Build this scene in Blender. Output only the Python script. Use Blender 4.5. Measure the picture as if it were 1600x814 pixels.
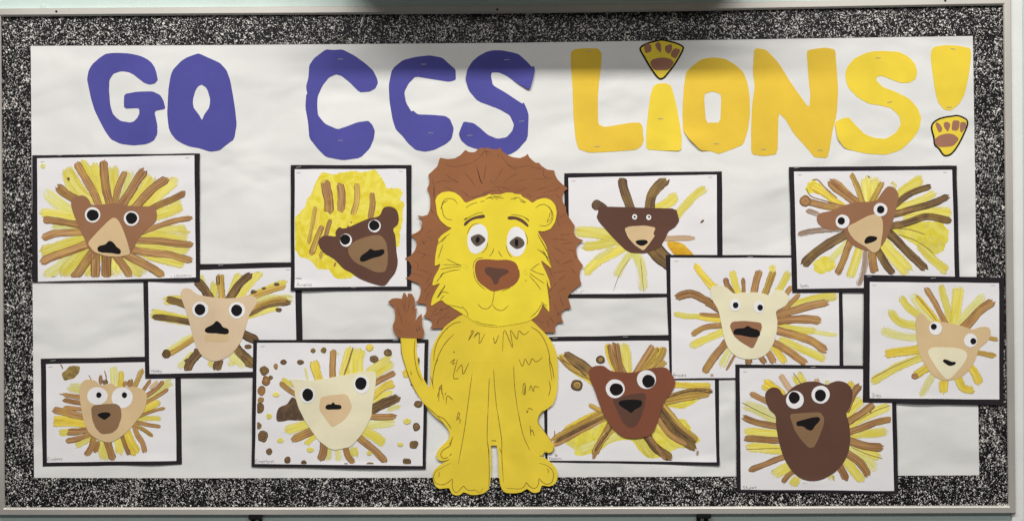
import bpy, bmesh, math, random
from mathutils import Vector, noise
from mathutils.geometry import tessellate_polygon

# ------------------------------------------------------------------ scene, camera, light
for o in list(bpy.data.objects):
    bpy.data.objects.remove(o)
scene = bpy.context.scene
COL = scene.collection
S = 0.0015            # metres per photo pixel on the plane of the papers
YREF = -0.012         # depth of the white paper on the board
DIST = 2.6            # camera distance from that plane

cam_d = bpy.data.cameras.new("camera")
cam = bpy.data.objects.new("camera", cam_d)
COL.objects.link(cam)
cam.location = (0, YREF - DIST, 0)
cam.rotation_euler = (math.radians(90), 0, 0)
cam_d.sensor_width = 36
cam_d.lens = 36 * DIST / (1600 * S)
cam_d.clip_start = 0.05
cam_d.clip_end = 60
scene.camera = cam

world = bpy.data.worlds.new("World")
scene.world = world
world.use_nodes = True
world.node_tree.nodes["Background"].inputs[0].default_value = (0.97, 0.99, 1.0, 1)
world.node_tree.nodes["Background"].inputs[1].default_value = 0.088

def area_light(name, loc, sx, sy, power, color, rot=(0, 0, 0)):
    d = bpy.data.lights.new(name, 'AREA')
    d.shape = 'RECTANGLE'; d.size = sx; d.size_y = sy
    d.energy = power; d.color = color
    o = bpy.data.objects.new(name, d); COL.objects.link(o)
    o.location = loc; o.rotation_euler = rot
    return o
# strip lights of the ceiling: a near row whose light the added box partly blocks, and a far row
area_light("ceiling_strip_lamp", (0.0, -2.2, 2.6), 5.0, 0.27, 198, (1.0, 0.98, 0.95))
area_light("ceiling_far_lamp", (0.0, -4.6, 2.6), 5.5, 0.5, 90, (1.0, 0.985, 0.96), (math.radians(30), 0, 0))

scene.view_settings.view_transform = 'Standard'
scene.view_settings.look = 'None'
scene.view_settings.exposure = 0.0
scene.view_settings.gamma = 1.0
scene.view_settings.use_curve_mapping = False

# ------------------------------------------------------------------ helpers
LIT = 0.93
def lin(c):
    out = []
    for v in c:
        v = v / 255.0
        v = v / 12.92 if v <= 0.04045 else ((v + 0.055) / 1.055) ** 2.4
        out.append(min(v / LIT, 0.92))
    return (out[0], out[1], out[2], 1)

def P(px, py, y):
    """a photo pixel to the point at depth y that shows there"""
    k = (DIST - (YREF - y)) / DIST
    return Vector(((px - 800) * S * k, y, (407 - py) * S * k))

def cr(pts, n=3, closed=True):
    """centripetal Catmull-Rom through the points"""
    m = len(pts); out = []
    if m < 3:
        pts = list(pts)
        if m == 2:
            a, b = pts; k = 6
            return [(a[0] + (b[0]-a[0])*i/k, a[1] + (b[1]-a[1])*i/k) for i in range(k+1)]
        return pts
    V2 = [Vector((p[0], p[1])) for p in pts]
    rng = range(m) if closed else range(m - 1)
    for i in rng:
        if closed:
            p0, p1, p2, p3 = V2[i-1], V2[i], V2[(i+1) % m], V2[(i+2) % m]
        else:
            p1, p2 = V2[i], V2[i+1]
            p0 = V2[i-1] if i > 0 else p1 + (p1 - p2)
            p3 = V2[i+2] if i + 2 < m else p2 + (p2 - p1)
        t0 = 0.0
        t1 = t0 + max((p1-p0).length, 1e-3) ** .5
        t2 = t1 + max((p2-p1).length, 1e-3) ** .5
        t3 = t2 + max((p3-p2).length, 1e-3) ** .5
        for k in range(n):
            t = t1 + (t2 - t1) * k / n
            a1 = p0*((t1-t)/(t1-t0)) + p1*((t-t0)/(t1-t0))
            a2 = p1*((t2-t)/(t2-t1)) + p2*((t-t1)/(t2-t1))
            a3 = p2*((t3-t)/(t3-t2)) + p3*((t-t2)/(t3-t2))
            b1 = a1*((t2-t)/(t2-t0)) + a2*((t-t0)/(t2-t0))
            b2 = a2*((t3-t)/(t3-t1)) + a3*((t-t1)/(t3-t1))
            c = b1*((t2-t)/(t2-t1)) + b2*((t-t1)/(t2-t1))
            out.append((c.x, c.y))
    if not closed:
        out.append(tuple(V2[-1]))
    return out

def soft(pts, keep=0.16):
    """a scissor-cut outline: straight facets whose corners are barely rounded"""
    m = len(pts); out = []
    for i in range(m):
        a, b, c = Vector(pts[i-1]), Vector(pts[i]), Vector(pts[(i+1) % m])
        out.append(tuple(b + (a-b)*keep)); out.append(tuple(b*0.86 + (a+c)*0.07 if keep else b)); out.append(tuple(b + (c-b)*keep))
    return out

def wobble(quad, seed, amp=0.5, step=14):
    out = []
    m = len(quad)
    for i in range(m):
        a, b = Vector(quad[i]), Vector(quad[(i+1) % m])
        L = (b-a).length; n = max(1, int(L/step)); d = (b-a)/L; nn = Vector((-d.y, d.x))
        for k in range(n):
            t = k/n
            w = amp*noise.noise(Vector((t*L/55.0, i*7.3, seed*3.1))) if k else 0
            p = a + (b-a)*t + nn*w*2
            out.append((p.x, p.y))
    return out

def curl_fn(curls):
    if not curls:
        return None
    def f(px, py):
        h = 0
        for (cx, cy, rx, ry, hh) in curls:
            d = math.sqrt(((px-cx)/rx)**2 + ((py-cy)/ry)**2)
            if d < 1:
                u = 1 - d
                h += hh * u*u*(3-2*u)
        return h
    return f

def link(name, me, parent=None, label=None):
    o = bpy.data.objects.new(name, me); COL.objects.link(o)
    if parent is not None:
        o.parent = parent
    if label: o["label"] = label
    return o

def thing(name, px, py, off, label, cat, group=None):
    o = bpy.data.objects.new(name, None); COL.objects.link(o)
    o.location = P(px, py, YREF - off*0.001)
    o.empty_display_size = 0.02
    o["label"] = label; o["category"] = cat
    if group: o["group"] = group
    return o

def world_origin(parent):
    v = Vector((0, 0, 0)); p = parent
    while p is not None:
        v = v + Vector(p.location); p = p.parent
    return v

GRID = 10.0
def pt(px, py, off, curl):
    h = curl(px, py) if curl else 0.0
    y = YREF - (off + h) * 0.001
    return Vector(((px - 800) * S, y, (407 - py) * S))

def sheet(name, outer, off, mat, parent=None, holes=(), curl=None, thick=0.28, label=None, uvs=30.0):
    """a cut piece of paper: face, cut edge and thickness; off = mm in front of the board paper"""
    loops = [list(outer)] + [list(h) for h in holes]
    flat = [p for l in loops for p in l]
    tris = tessellate_polygon([[Vector((x, y, 0)) for x, y in l] for l in loops])
    bm = bmesh.new()
    vs = [bm.verts.new((x, y, 0)) for x, y in flat]
    for t in tris:
        if len(set(t)) == 3:
            try: bm.faces.new([vs[i] for i in t])
            except ValueError: pass
    if curl:
        xs = [p[0] for p in outer]; ys = [p[1] for p in outer]
        for axis, lo, hi in ((0, min(xs), max(xs)), (1, min(ys), max(ys))):
            g = math.ceil(lo/GRID)*GRID
            while g < hi:
                co = (g, 0, 0) if axis == 0 else (0, g, 0)
                no = (1, 0, 0) if axis == 0 else (0, 1, 0)
                bmesh.ops.bisect_plane(bm, geom=bm.verts[:]+bm.edges[:]+bm.faces[:], plane_co=co, plane_no=no, dist=1e-5)
                g += GRID
    bmesh.ops.recalc_face_normals(bm, faces=bm.faces[:])
    org = world_origin(parent) if parent is not None else Vector((0, 0, 0))
    uvl = bm.loops.layers.uv.new("UVMap")
    bm.verts.ensure_lookup_table()
    pix = {v: (v.co.x, v.co.y) for v in bm.verts}
    for f in bm.faces:
        for l in f.loops:
            l[uvl].uv = (pix[l.vert][0]/uvs, pix[l.vert][1]/uvs)
        f.smooth = True
    border = [(e.verts[0], e.verts[1]) for e in bm.edges if e.is_boundary]
    top = {v: pt(pix[v][0], pix[v][1], off + thick, curl) - org for v in pix}
    low = {}
    fr = {}
    for a, b in border:
        for v in (a, b):
            if v not in low:
                low[v] = bm.verts.new(pt(pix[v][0], pix[v][1], off, curl) - org)
                fr[v] = bm.verts.new(top[v])
    for v, c in top.items():
        v.co = c
    bm.normal_update()
    fl = [f for f in bm.faces if f.normal.y > 0]
    if fl: bmesh.ops.reverse_faces(bm, faces=fl)
    for a, b in border:
        try:
            f = bm.faces.new((fr[a], fr[b], low[b], low[a]))
            for l in f.loops: l[uvl].uv = (0, 0)
        except ValueError: pass
    me = bpy.data.meshes.new(name); bm.to_mesh(me); bm.free()
    me.materials.append(mat)
    return link(name, me, parent, label)

def rotate_list(n, i): return [(i+k) % n for k in range(n)]

RNG = random.Random(7)
def stroke_mesh(name, pts, w, off, mat, parent, curl, bbox, ends=1.0, ridge=1.0):
    """one brush stroke of thick paint with raised ridges along its sides"""
    path = cr(pts, 6, closed=False)
    # resample at ~3px
    dense = [Vector(path[0])]
    for q in path[1:]:
        q = Vector(q); d = (q - dense[-1]).length
        if d >= 2.6: dense.append(q)
    if (Vector(path[-1]) - dense[-1]).length > 0.5: dense.append(Vector(path[-1]))
    n = len(dense)
    if n < 2: return None
    V = (0, .1, .28, .5, .72, .9, 1)
    Hh = (0, .13, .06, .08, .05, .13, 0)
    seed = RNG.random()*100
    bm = bmesh.new(); uvl = bm.loops.layers.uv.new("UVMap")
    org = world_origin(parent)
    eA = bm.verts.layers.float.new("edge"); nA = bm.verts.layers.float.new("tip")
    rows = []; L = 0; total = sum((dense[i+1]-dense[i]).length for i in range(n-1))
    for i in range(n):
        if i: L += (dense[i]-dense[i-1]).length
        t = (dense[min(i+1, n-1)] - dense[max(i-1, 0)]).normalized()
        nn = Vector((-t.y, t.x))
        e = min(L, total-L) / (w*0.45)
        ww = w * (1 + .13*noise.noise(Vector((L/17, seed, 0))))
        if e < 1: ww *= .5 + .5*math.sqrt(max(0, 1-(1-e)**2))
        row = []
        for k, v in enumerate(V):
            j = .045*w*noise.noise(Vector((L/5, seed+3+v*9, 1))) + .35*noise.noise(Vector((L/2.2, seed+v*11, 2))) if k in (0, 6) else 0
            p = dense[i] + nn*((v-.5)*ww + j + .16*w*noise.noise(Vector((L/34, seed+50, 0))))
            if i == 0: p = p - t*(RNG.uniform(-.18, .2)*w*ends - .05*w)
            if i == n-1: p = p + t*(RNG.uniform(-.18, .2)*w*ends - .05*w)
            x = min(max(p.x, bbox[0]), bbox[2]); y = min(max(p.y, bbox[1]), bbox[3])
            h = Hh[k]*ridge * (0.2 if i in (0, n-1) else 1) * (1+.5*noise.noise(Vector((L/6, v*8, seed))))
            nv = bm.verts.new(pt(x, y, off+h, curl)-org)
            nv[eA] = min(1, min(v, 1-v)*4.2); nv[nA] = min(1, min(L, total-L)/(w*.8))
            row.append((nv, (L/100.0+seed, v)))
        rows.append(row)
    for i in range(n-1):
        for k in range(6):
            q = [rows[i][k], rows[i][k+1], rows[i+1][k+1], rows[i+1][k]]
            f = bm.faces.new([a[0] for a in q]); f.smooth = True
            for l, a in zip(f.loops, q): l[uvl].uv = a[1]
    bm.normal_update()
    fl = [f for f in bm.faces if f.normal.y > 0]
    if fl: bmesh.ops.reverse_faces(bm, faces=fl)
    me = bpy.data.meshes.new(name); bm.to_mesh(me); bm.free()
    me.materials.append(mat)
    return link(name, me, parent)

def dot_mesh(cx, cy, rx, ry, off, mat, parent, curl, bbox):
    n = 18; seed = RNG.random()*50
    bm = bmesh.new(); uvl = bm.loops.layers.uv.new("UVMap"); org = world_origin(parent)
    eA = bm.verts.layers.float.new("edge"); nA = bm.verts.layers.float.new("tip")
    rings = []
    for (s, h, v) in ((1, 0, 0), (.84, .16, .1), (.5, .1, .3), (.18, .14, .45)):
        ring = []
        for i in range(n):
            a = 2*math.pi*i/n
            r = s*(1+.22*noise.noise(Vector((math.cos(a)*1.1, math.sin(a)*1.1, seed)))+.07*noise.noise(Vector((math.cos(a)*4, math.sin(a)*4, seed))))
            x = min(max(cx+rx*r*math.cos(a), bbox[0]), bbox[2]); y = min(max(cy+ry*r*math.sin(a), bbox[1]), bbox[3])
            nv = bm.verts.new(pt(x, y, off+h, curl)-org); nv[eA] = min(1, v*4.2); nv[nA] = 1
            ring.append((nv, (i/n*.4+seed, v)))
        rings.append(ring)
    for a, b in zip(rings, rings[1:]):
        for i in range(n):
            q = [a[i], a[(i+1) % n], b[(i+1) % n], b[i]]
            f = bm.faces.new([z[0] for z in q]); f.smooth = True
            for l, z in zip(f.loops, q): l[uvl].uv = z[1]
    f = bm.faces.new([z[0] for z in rings[-1]])
    for l, z in zip(f.loops, rings[-1]): l[uvl].uv = z[1]
    bm.normal_update()
    fl = [f for f in bm.faces if f.normal.y > 0]
    if fl: bmesh.ops.reverse_faces(bm, faces=fl)
    me = bpy.data.meshes.new("paint_dot"); bm.to_mesh(me); bm.free(); me.materials.append(mat)
    return link("paint_dot", me, parent)

def ink(name, lines, w, off, mat, parent, curl=None, label=None, smooth=True):
    """pen lines: thin ribbons joined into one part"""
    bm = bmesh.new(); org = world_origin(parent)
    for ln in lines:
        ww = w
        if isinstance(ln, tuple) and len(ln) == 2 and isinstance(ln[0], (int, float)) and isinstance(ln[1], list):
            ww, ln = ln
        path = cr(ln, 5, closed=False) if smooth else [tuple(p) for p in ln]
        pv = [Vector(path[0])]
        for q in path[1:]:
            if (Vector(q)-pv[-1]).length > .35: pv.append(Vector(q))
        if len(pv) < 2: continue
        prev = None
        for i, p in enumerate(pv):
            t = (pv[min(i+1, len(pv)-1)]-pv[max(i-1, 0)])
            if t.length < 1e-6: continue
            t.normalize(); nn = Vector((-t.y, t.x))
            f_ = (i+.6)/(len(pv)); taper = min(1, .45+f_*3, .45+(1-f_)*3)
            a = ww*.5*taper*(1+.25*noise.noise(Vector((p.x/6, p.y/6, 3))))
            q1, q2 = p+nn*a, p-nn*a
            cur = (bm.verts.new(pt(q1.x, q1.y, off, curl)-org), bm.verts.new(pt(q2.x, q2.y, off, curl)-org))
            if prev: bm.faces.new((prev[0], prev[1], cur[1], cur[0]))
            prev = cur
    bm.normal_update()
    fl = [f for f in bm.faces if f.normal.y > 0]
    if fl: bmesh.ops.reverse_faces(bm, faces=fl)
    me = bpy.data.meshes.new(name); bm.to_mesh(me); bm.free(); me.materials.append(mat)
    o = link(name, me, parent, label); o['kind'] = 'stuff'
    return o

def box_bm(bm, lo, hi):
    r = bmesh.ops.create_cube(bm, size=1)
    for v in r['verts']:
        v.co = Vector(((lo[0]+hi[0])/2+v.co.x*(hi[0]-lo[0]), (lo[1]+hi[1])/2+v.co.y*(hi[1]-lo[1]), (lo[2]+hi[2])/2+v.co.z*(hi[2]-lo[2])))
    return r['verts']

def staple(px, py, off, parent, curl=None, ang=0.0, L=8.0, mat=None, r=0.45):
    """a wire staple: crown proud of the paper, both ends bent into it"""
    c = pt(px, py, off, curl) - world_origin(parent)
    bm = bmesh.new()
    ca, sa = math.cos(ang), math.sin(ang)
    prof = [(-L/2, .15), (-L/2+.3, -.38), (-L/2+1.2, -.5), (L/2-1.2, -.5), (L/2-.3, -.38), (L/2, .15)]
    rows = []
    for u, h in prof:
        row = []
        for dz, dy in ((-r, .0), (-r*.5, -.26), (r*.5, -.26), (r, .0)):
            x = u*S; z = dz*S
            row.append(bm.verts.new((c.x + x*ca - z*sa, c.y + h*.001 + dy*.001, c.z + x*sa + z*ca)))
        rows.append(row)
    for a, b in zip(rows, rows[1:]):
        for k in range(3): bm.faces.new((a[k], b[k], b[k+1], a[k+1]))
    bm.normal_update()
    fl = [f for f in bm.faces if f.normal.y > 0]
    if fl: bmesh.ops.reverse_faces(bm, faces=fl)
    me = bpy.data.meshes.new("staple"); bm.to_mesh(me); bm.free(); me.materials.append(mat or M['staple'])
    return link("staple", me, parent)

# ------------------------------------------------------------------ materials
M = {}
def nodes_of(name):
    m = bpy.data.materials.new(name); m.use_nodes = True
    nt = m.node_tree; b = nt.nodes["Principled BSDF"]
    return m, nt, b
def mixcol(nt, fac, a, b, blend='MIX'):
    n = nt.nodes.new('ShaderNodeMix'); n.data_type = 'RGBA'; n.blend_type = blend
    for idx, v in ((0, fac), (6, a), (7, b)):
        if hasattr(v, 'links') or hasattr(v, 'is_linked'): nt.links.new(v, n.inputs[idx])
        else: n.inputs[idx].default_value = v
    return n.outputs[2]
def noise_n(nt, vec, scale, detail=3, rough=.5, dist=0):
    n = nt.nodes.new('ShaderNodeTexNoise'); n.inputs['Scale'].default_value = scale
    n.inputs['Detail'].default_value = detail; n.inputs['Roughness'].default_value = rough; n.inputs['Distortion'].default_value = dist
    if vec is not None: nt.links.new(vec, n.inputs['Vector'])
    return n.outputs['Fac']
def ramp(nt, fac, a, b, ca=0.0, cb=1.0):
    n = nt.nodes.new('ShaderNodeMapRange'); nt.links.new(fac, n.inputs[0])
    n.inputs[1].default_value = a; n.inputs[2].default_value = b; n.inputs[3].default_value = ca; n.inputs[4].default_value = cb
    return n.outputs[0]
def math_n(nt, op, a, b=None):
    n = nt.nodes.new('ShaderNodeMath'); n.operation = op
    for i, v in enumerate((a, b)):
        if v is None: continue
        if hasattr(v, 'is_linked'): nt.links.new(v, n.inputs[i])
        else: n.inputs[i].default_value = v
    return n.outputs[0]
def geo_pos(nt, sx=1, sy=1, sz=1, rot=0):
    g = nt.nodes.new('ShaderNodeNewGeometry'); mp = nt.nodes.new('ShaderNodeMapping')
    nt.links.new(g.outputs['Position'], mp.inputs['Vector'])
    mp.inputs['Scale'].default_value = (sx, sy, sz); mp.inputs['Rotation'].default_value = (0, rot, 0)
    return mp.outputs['Vector']
def bump(nt, b, height, strength, dist):
    n = nt.nodes.new('ShaderNodeBump'); n.inputs['Strength'].default_value = strength; n.inputs['Distance'].default_value = dist
    nt.links.new(height, n.inputs['Height'])
    nt.links.new(n.outputs['Normal'], b.inputs['Normal'])
    return n

def paper(name, rgb, wrinkle=0.5, fibre=0.35, rough=.85, var=.05):
    m, nt, b = nodes_of(name)
    c = lin(rgb)
    big = noise_n(nt, geo_pos(nt, 1, 1, 1), 9, 4, .55, .4)
    fine = noise_n(nt, geo_pos(nt), 420, 3, .6)
    dark = tuple(x*(1-var*2.2) for x in c[:3])+(1,)
    lite = tuple(min(x*(1+var), .93) for x in c[:3])+(1,)
    col = mixcol(nt, ramp(nt, big, .3, .7), dark, lite)
    col = mixcol(nt, ramp(nt, fine, .35, .75, 0, .35*fibre+.02), col, tuple(min(1, x*1.25+.01) for x in c[:3])+(1,))
    nt.links.new(col, b.inputs['Base Color'])
    b.inputs['Roughness'].default_value = rough
    b.inputs['Specular IOR Level'].default_value = .12
    w1 = noise_n(nt, geo_pos(nt, 1.0, 1, 1.9, .35), 3.4, 2, .42, .35)
    w2 = noise_n(nt, geo_pos(nt, 1.2, 1, 1.6, -.5), 7, 2, .45, .3)
    w2 = math_n(nt, 'ABSOLUTE', math_n(nt, 'SUBTRACT', w2, .5))
    h = math_n(nt, 'ADD', w1, math_n(nt, 'MULTIPLY', w2, .07))
    h = math_n(nt, 'ADD', h, math_n(nt, 'MULTIPLY', fine, .008))
    bump(nt, b, h, 1.0, .010*wrinkle)
    M[name] = m
    return m

paper('board_paper', (221, 220, 217), wrinkle=2.1, fibre=.2, var=.02)
paper('drawing_paper', (229, 226, 227), wrinkle=.8, fibre=.15, var=.015)
paper('black_paper', (39, 35, 39), wrinkle=.5, fibre=.8)
paper('purple_paper', (80, 79, 151), wrinkle=.3, fibre=.5)
paper('gold_paper', (226, 190, 66), wrinkle=.45, fibre=.25)
paper('lemon_paper', (234, 206, 68), wrinkle=.5, fibre=.2)
paper('lion_yellow', (230, 203, 64), wrinkle=.45, fibre=.2)
paper('lion_head_yellow', (237, 213, 62), wrinkle=.5, fibre=.2)
paper('mane_brown', (148, 98, 66), wrinkle=.45, fibre=.4)
paper('muzzle_brown', (143, 88, 58), wrinkle=.2, fibre=.4)
paper('choc_paper', (97, 68, 57), wrinkle=.25, fibre=.5)
paper('mid_brown_paper', (150, 108, 80), wrinkle=.25, fibre=.5)
paper('rust_paper', (128, 78, 58), wrinkle=.25, fibre=.5)
paper('tan_paper', (213, 185, 142), wrinkle=.25, fibre=.5)
paper('peach_paper', (216, 192, 160), wrinkle=.25, fibre=.5)
paper('cream_paper', (231, 223, 191), wrinkle=.25, fibre=.3)
paper('apricot_paper', (218, 190, 150), wrinkle=.25, fibre=.5)
paper('taupe_paper', (139, 109, 80), wrinkle=.2, fibre=.5)
paper('eye_white', (236, 233, 233), wrinkle=.1, fibre=.1)
paper('ink_black', (27, 24, 25), wrinkle=.1, fibre=.5)
paper('grey_brown_paper', (96, 82, 72), wrinkle=.1, fibre=.5)
paper('pale_gold', (232, 206, 70), wrinkle=.2, fibre=.2)
paper('pad_brown', (158, 112, 92), wrinkle=.2, fibre=.3)

def ink_mat(name, rgb):
    m, nt, b = nodes_of(name)
    c = lin(rgb)
    n = noise_n(nt, geo_pos(nt), 160, 2)
    col = mixcol(nt, ramp(nt, n, .35, .7), c, tuple(x*1.9 for x in c[:3])+(1,))
    nt.links.new(col, b.inputs['Base Color']); b.inputs['Roughness'].default_value = .7
    M[name] = m
ink_mat('pen_on_yellow', (112, 90, 22)); ink_mat('pen_on_brown', (98, 58, 36)); ink_mat('pen_grey', (118, 112, 112)); ink_mat('pen_dark', (60, 45, 30)); ink_mat('pen_umber', (122, 92, 50))

def paint(name, base, light, dark, white=0.0, edge=.8, streak=9.0, wash=False, soft=0.0, opacity=1.0, tint=0.0):
    m, nt, b = nodes_of(name)
    tc = nt.nodes.new('ShaderNodeTexCoord'); sep = nt.nodes.new('ShaderNodeSeparateXYZ'); nt.links.new(tc.outputs['UV'], sep.inputs[0])
    oi = nt.nodes.new('ShaderNodeObjectInfo')
    cmb = nt.nodes.new('ShaderNodeCombineXYZ')
    if wash:
        nt.links.new(sep.outputs[0], cmb.inputs[0]); nt.links.new(sep.outputs[1], cmb.inputs[1])
        nt.links.new(math_n(nt, 'MULTIPLY', oi.outputs['Random'], 30.0), cmb.inputs[2])
        s1 = noise_n(nt, cmb.outputs[0], .55, 3, .5, 1.8)
        s2 = noise_n(nt, cmb.outputs[0], 1.3, 3, .55, 1.0)
    else:
        nt.links.new(math_n(nt, 'MULTIPLY', sep.outputs[0], 1.5), cmb.inputs[0])
        nt.links.new(math_n(nt, 'MULTIPLY', sep.outputs[1], streak), cmb.inputs[1])
        nt.links.new(math_n(nt, 'MULTIPLY', oi.outputs['Random'], 30.0), cmb.inputs[2])
        s1 = noise_n(nt, cmb.outputs[0], 1.0, 2, .55, .25)
        s2 = noise_n(nt, cmb.outputs[0], 1.9, 2, .6, .15)
    L, B, D = lin(light), lin(base), lin(dark)
    col = mixcol(nt, ramp(nt, s1, .40, .62), B, L)
    col = mixcol(nt, ramp(nt, s2, .52, .68, 0, .3 if wash else .6), col, D)
    if not wash:
        v = math_n(nt, 'ABSOLUTE', math_n(nt, 'SUBTRACT', sep.outputs[1], .5))
        e = ramp(nt, math_n(nt, 'ADD', v, math_n(nt, 'MULTIPLY', math_n(nt, 'SUBTRACT', s2, .5), .14)), .38, .46, 0, edge)
        col = mixcol(nt, e, col, D)
        ea = nt.nodes.new('ShaderNodeAttribute'); ea.attribute_name = 'edge'
        ta = nt.nodes.new('ShaderNodeAttribute'); ta.attribute_name = 'tip'
        fine = noise_n(nt, geo_pos(nt), 260, 3, .6)
        tip = math_n(nt, 'ADD', ta.outputs['Fac'], math_n(nt, 'MULTIPLY', math_n(nt, 'SUBTRACT', s2, .38), 2.3))
        alpha = ramp(nt, tip, -.05, .22 + soft, 0, 1)
        if soft:
            ed = math_n(nt, 'ADD', ea.outputs['Fac'], math_n(nt, 'MULTIPLY', math_n(nt, 'SUBTRACT', fine, .5), 1.1))
            ed = math_n(nt, 'ADD', ed, math_n(nt, 'MULTIPLY', math_n(nt, 'SUBTRACT', s1, .5), .9))
            alpha = math_n(nt, 'MULTIPLY', alpha, ramp(nt, ed, .0, .1 + soft, 0, 1))
        if opacity < 1: alpha = math_n(nt, 'MULTIPLY', alpha, opacity)
    else:
        fine = noise_n(nt, geo_pos(nt), 55, 4, .6, .6)
        alpha = ramp(nt, fine, .34, .5, opacity - white, opacity)
    if white:
        n = nt.nodes.new('ShaderNodeMapping'); n.inputs['Location'].default_value = (17, 5, 3)
        nt.links.new(cmb.outputs[0], n.inputs['Vector'])
        s3 = noise_n(nt, n.outputs[0], 1.1 if not wash else .8, 4, .7, .5)
        alpha = math_n(nt, 'MULTIPLY', alpha, ramp(nt, s3, .66-white*.35, .80-white*.35, 1, .12))
    if tint:
        s4 = noise_n(nt, geo_pos(nt), 26, 2, .5, .6)
        col = mixcol(nt, ramp(nt, s4, .48, .66, 0, tint), col, lin((206, 170, 70)))
    hv = nt.nodes.new('ShaderNodeHueSaturation'); nt.links.new(col, hv.inputs['Color'])
    nt.links.new(ramp(nt, oi.outputs['Random'], 0, 1, .9, 1.1), hv.inputs['Value'])
    nt.links.new(hv.outputs[0], b.inputs['Base Color'])
    nt.links.new(alpha, b.inputs['Alpha'])
    b.inputs['Roughness'].default_value = .55; b.inputs['Specular IOR Level'].default_value = .25
    bump(nt, b, math_n(nt, 'ADD', s1, s2), .4 if not soft else .2, .0006)
    M[name] = m
paint('brown', (157, 113, 69), (200, 158, 108), (106, 70, 40), edge=.8, tint=.3)
paint('brown2', (143, 102, 64), (180, 138, 94), (92, 62, 38), edge=.8, tint=.2)
paint('dark', (94, 71, 50), (138, 110, 74), (58, 43, 31), edge=.8, tint=.18)
paint('yellow', (228, 212, 84), (236, 226, 132), (212, 190, 58), white=.16, edge=.3, streak=5, soft=.5, opacity=.93)
paint('gold', (220, 192, 62), (234, 214, 100), (166, 128, 44), white=.08, edge=.5, streak=6, soft=.3)
paint('pale', (228, 222, 120), (234, 230, 160), (212, 202, 92), white=.4, edge=.2, streak=5, soft=.6, opacity=.85)
paint('mix', (168, 130, 64), (216, 184, 96), (104, 74, 42), white=.12, edge=.7, streak=8, soft=.15)
paint('tan', (198, 166, 132), (212, 184, 150), (166, 132, 100), edge=.6)
paint('dry', (146, 112, 82), (190, 164, 134), (98, 70, 52), white=.62, edge=.5, streak=12, soft=.2)
paint('wash_yellow', (226, 210, 66), (236, 224, 104), (208, 184, 52), white=.2, wash=True, opacity=.95)
paint('wash_dense', (226, 206, 52), (238, 224, 92), (206, 176, 40), white=.0, wash=True)
paint('wash_ochre', (208, 158, 36), (224, 186, 66), (158, 104, 26), wash=True)
paint('wash_olive', (128, 106, 62), (160, 136, 80), (84, 66, 42), wash=True)
paint('wash_dark', (88, 70, 54), (110, 88, 66), (66, 52, 42), wash=True)

# speckled border paper: white flecks printed on black
m, nt, b = nodes_of('speckle')
p1 = geo_pos(nt)
n1 = noise_n(nt, p1, 200, 2.0, .55, 1.6)
n2 = noise_n(nt, p1, 280, 1.5, .5, 1.0)
n3 = noise_n(nt, p1, 22, 2, .5)
s = math_n(nt, 'ADD', math_n(nt, 'MULTIPLY', n1, .6), math_n(nt, 'MULTIPLY', n2, .4))
s = math_n(nt, 'ADD', s, math_n(nt, 'MULTIPLY', math_n(nt, 'SUBTRACT', n3, .5), .09))
col = mixcol(nt, ramp(nt, s, .555, .59), lin((18, 16, 18)), lin((232, 228, 222)))
nt.links.new(col, b.inputs['Base Color']); b.inputs['Roughness'].default_value = .5; b.inputs['Specular IOR Level'].default_value = .2
bump(nt, b, noise_n(nt, geo_pos(nt), 8, 2), .5, .004)
M['speckle'] = m

def metal(name, rgb, rough, metallic=1.0, brush=(1, 1, 1)):
    m, nt, b = nodes_of(name)
    n = noise_n(nt, geo_pos(nt, *brush), 60, 3)
    big = noise_n(nt, geo_pos(nt), 3, 3)
    c = lin(rgb)
    col = mixcol(nt, ramp(nt, big, .3, .7), tuple(x*.86 for x in c[:3])+(1,), c)
    nt.links.new(col, b.inputs['Base Color']); b.inputs['Metallic'].default_value = metallic
    nt.links.new(ramp(nt, n, .3, .7, rough*.8, rough*1.2), b.inputs['Roughness'])
    M[name] = m
metal('aluminium', (205, 200, 192), .5, .55, (.05, 1, .05))
metal('staple', (186, 184, 182), .35, .35)
metal('screw_metal', (210, 208, 205), .25, 1)
metal('black_metal', (30, 29, 32), .35, .3)
metal('dark_hole', (28, 26, 24), .5, .2)

def plaster(name, rgb):
    m, nt, b = nodes_of(name)
    c = lin(rgb)
    n = noise_n(nt, geo_pos(nt), 14, 4, .6); f = noise_n(nt, geo_pos(nt), 240, 3)
    col = mixcol(nt, ramp(nt, n, .3, .7), tuple(x*.94 for x in c[:3])+(1,), c)
    nt.links.new(col, b.inputs['Base Color']); b.inputs['Roughness'].default_value = .55
    bump(nt, b, math_n(nt, 'ADD', n, math_n(nt, 'MULTIPLY', f, .4)), .4, .001)
    M[name] = m
plaster('wall_green', (198, 214, 208)); plaster('trim_white', (226, 226, 223)); plaster('blocker_white', (228, 228, 222)); plaster('cork', (170, 130, 90))

# ------------------------------------------------------------------ wall and board
def solid(name, lo, hi, mat, parent=None, bevel=0.0):
    bm = bmesh.new(); box_bm(bm, lo, hi)
    if bevel: bmesh.ops.bevel(bm, geom=bm.edges[:], offset=bevel, segments=2, affect='EDGES')
    org = world_origin(parent) if parent else Vector((0, 0, 0))
    for v in bm.verts: v.co -= org
    me = bpy.data.meshes.new(name); bm.to_mesh(me); bm.free(); me.materials.append(mat)
    return link(name, me, parent)

w = solid('wall', (-2.6, -0.006, -1.9), (2.6, 0.1, 2.9), M['wall_green']); w["kind"] = "structure"
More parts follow.
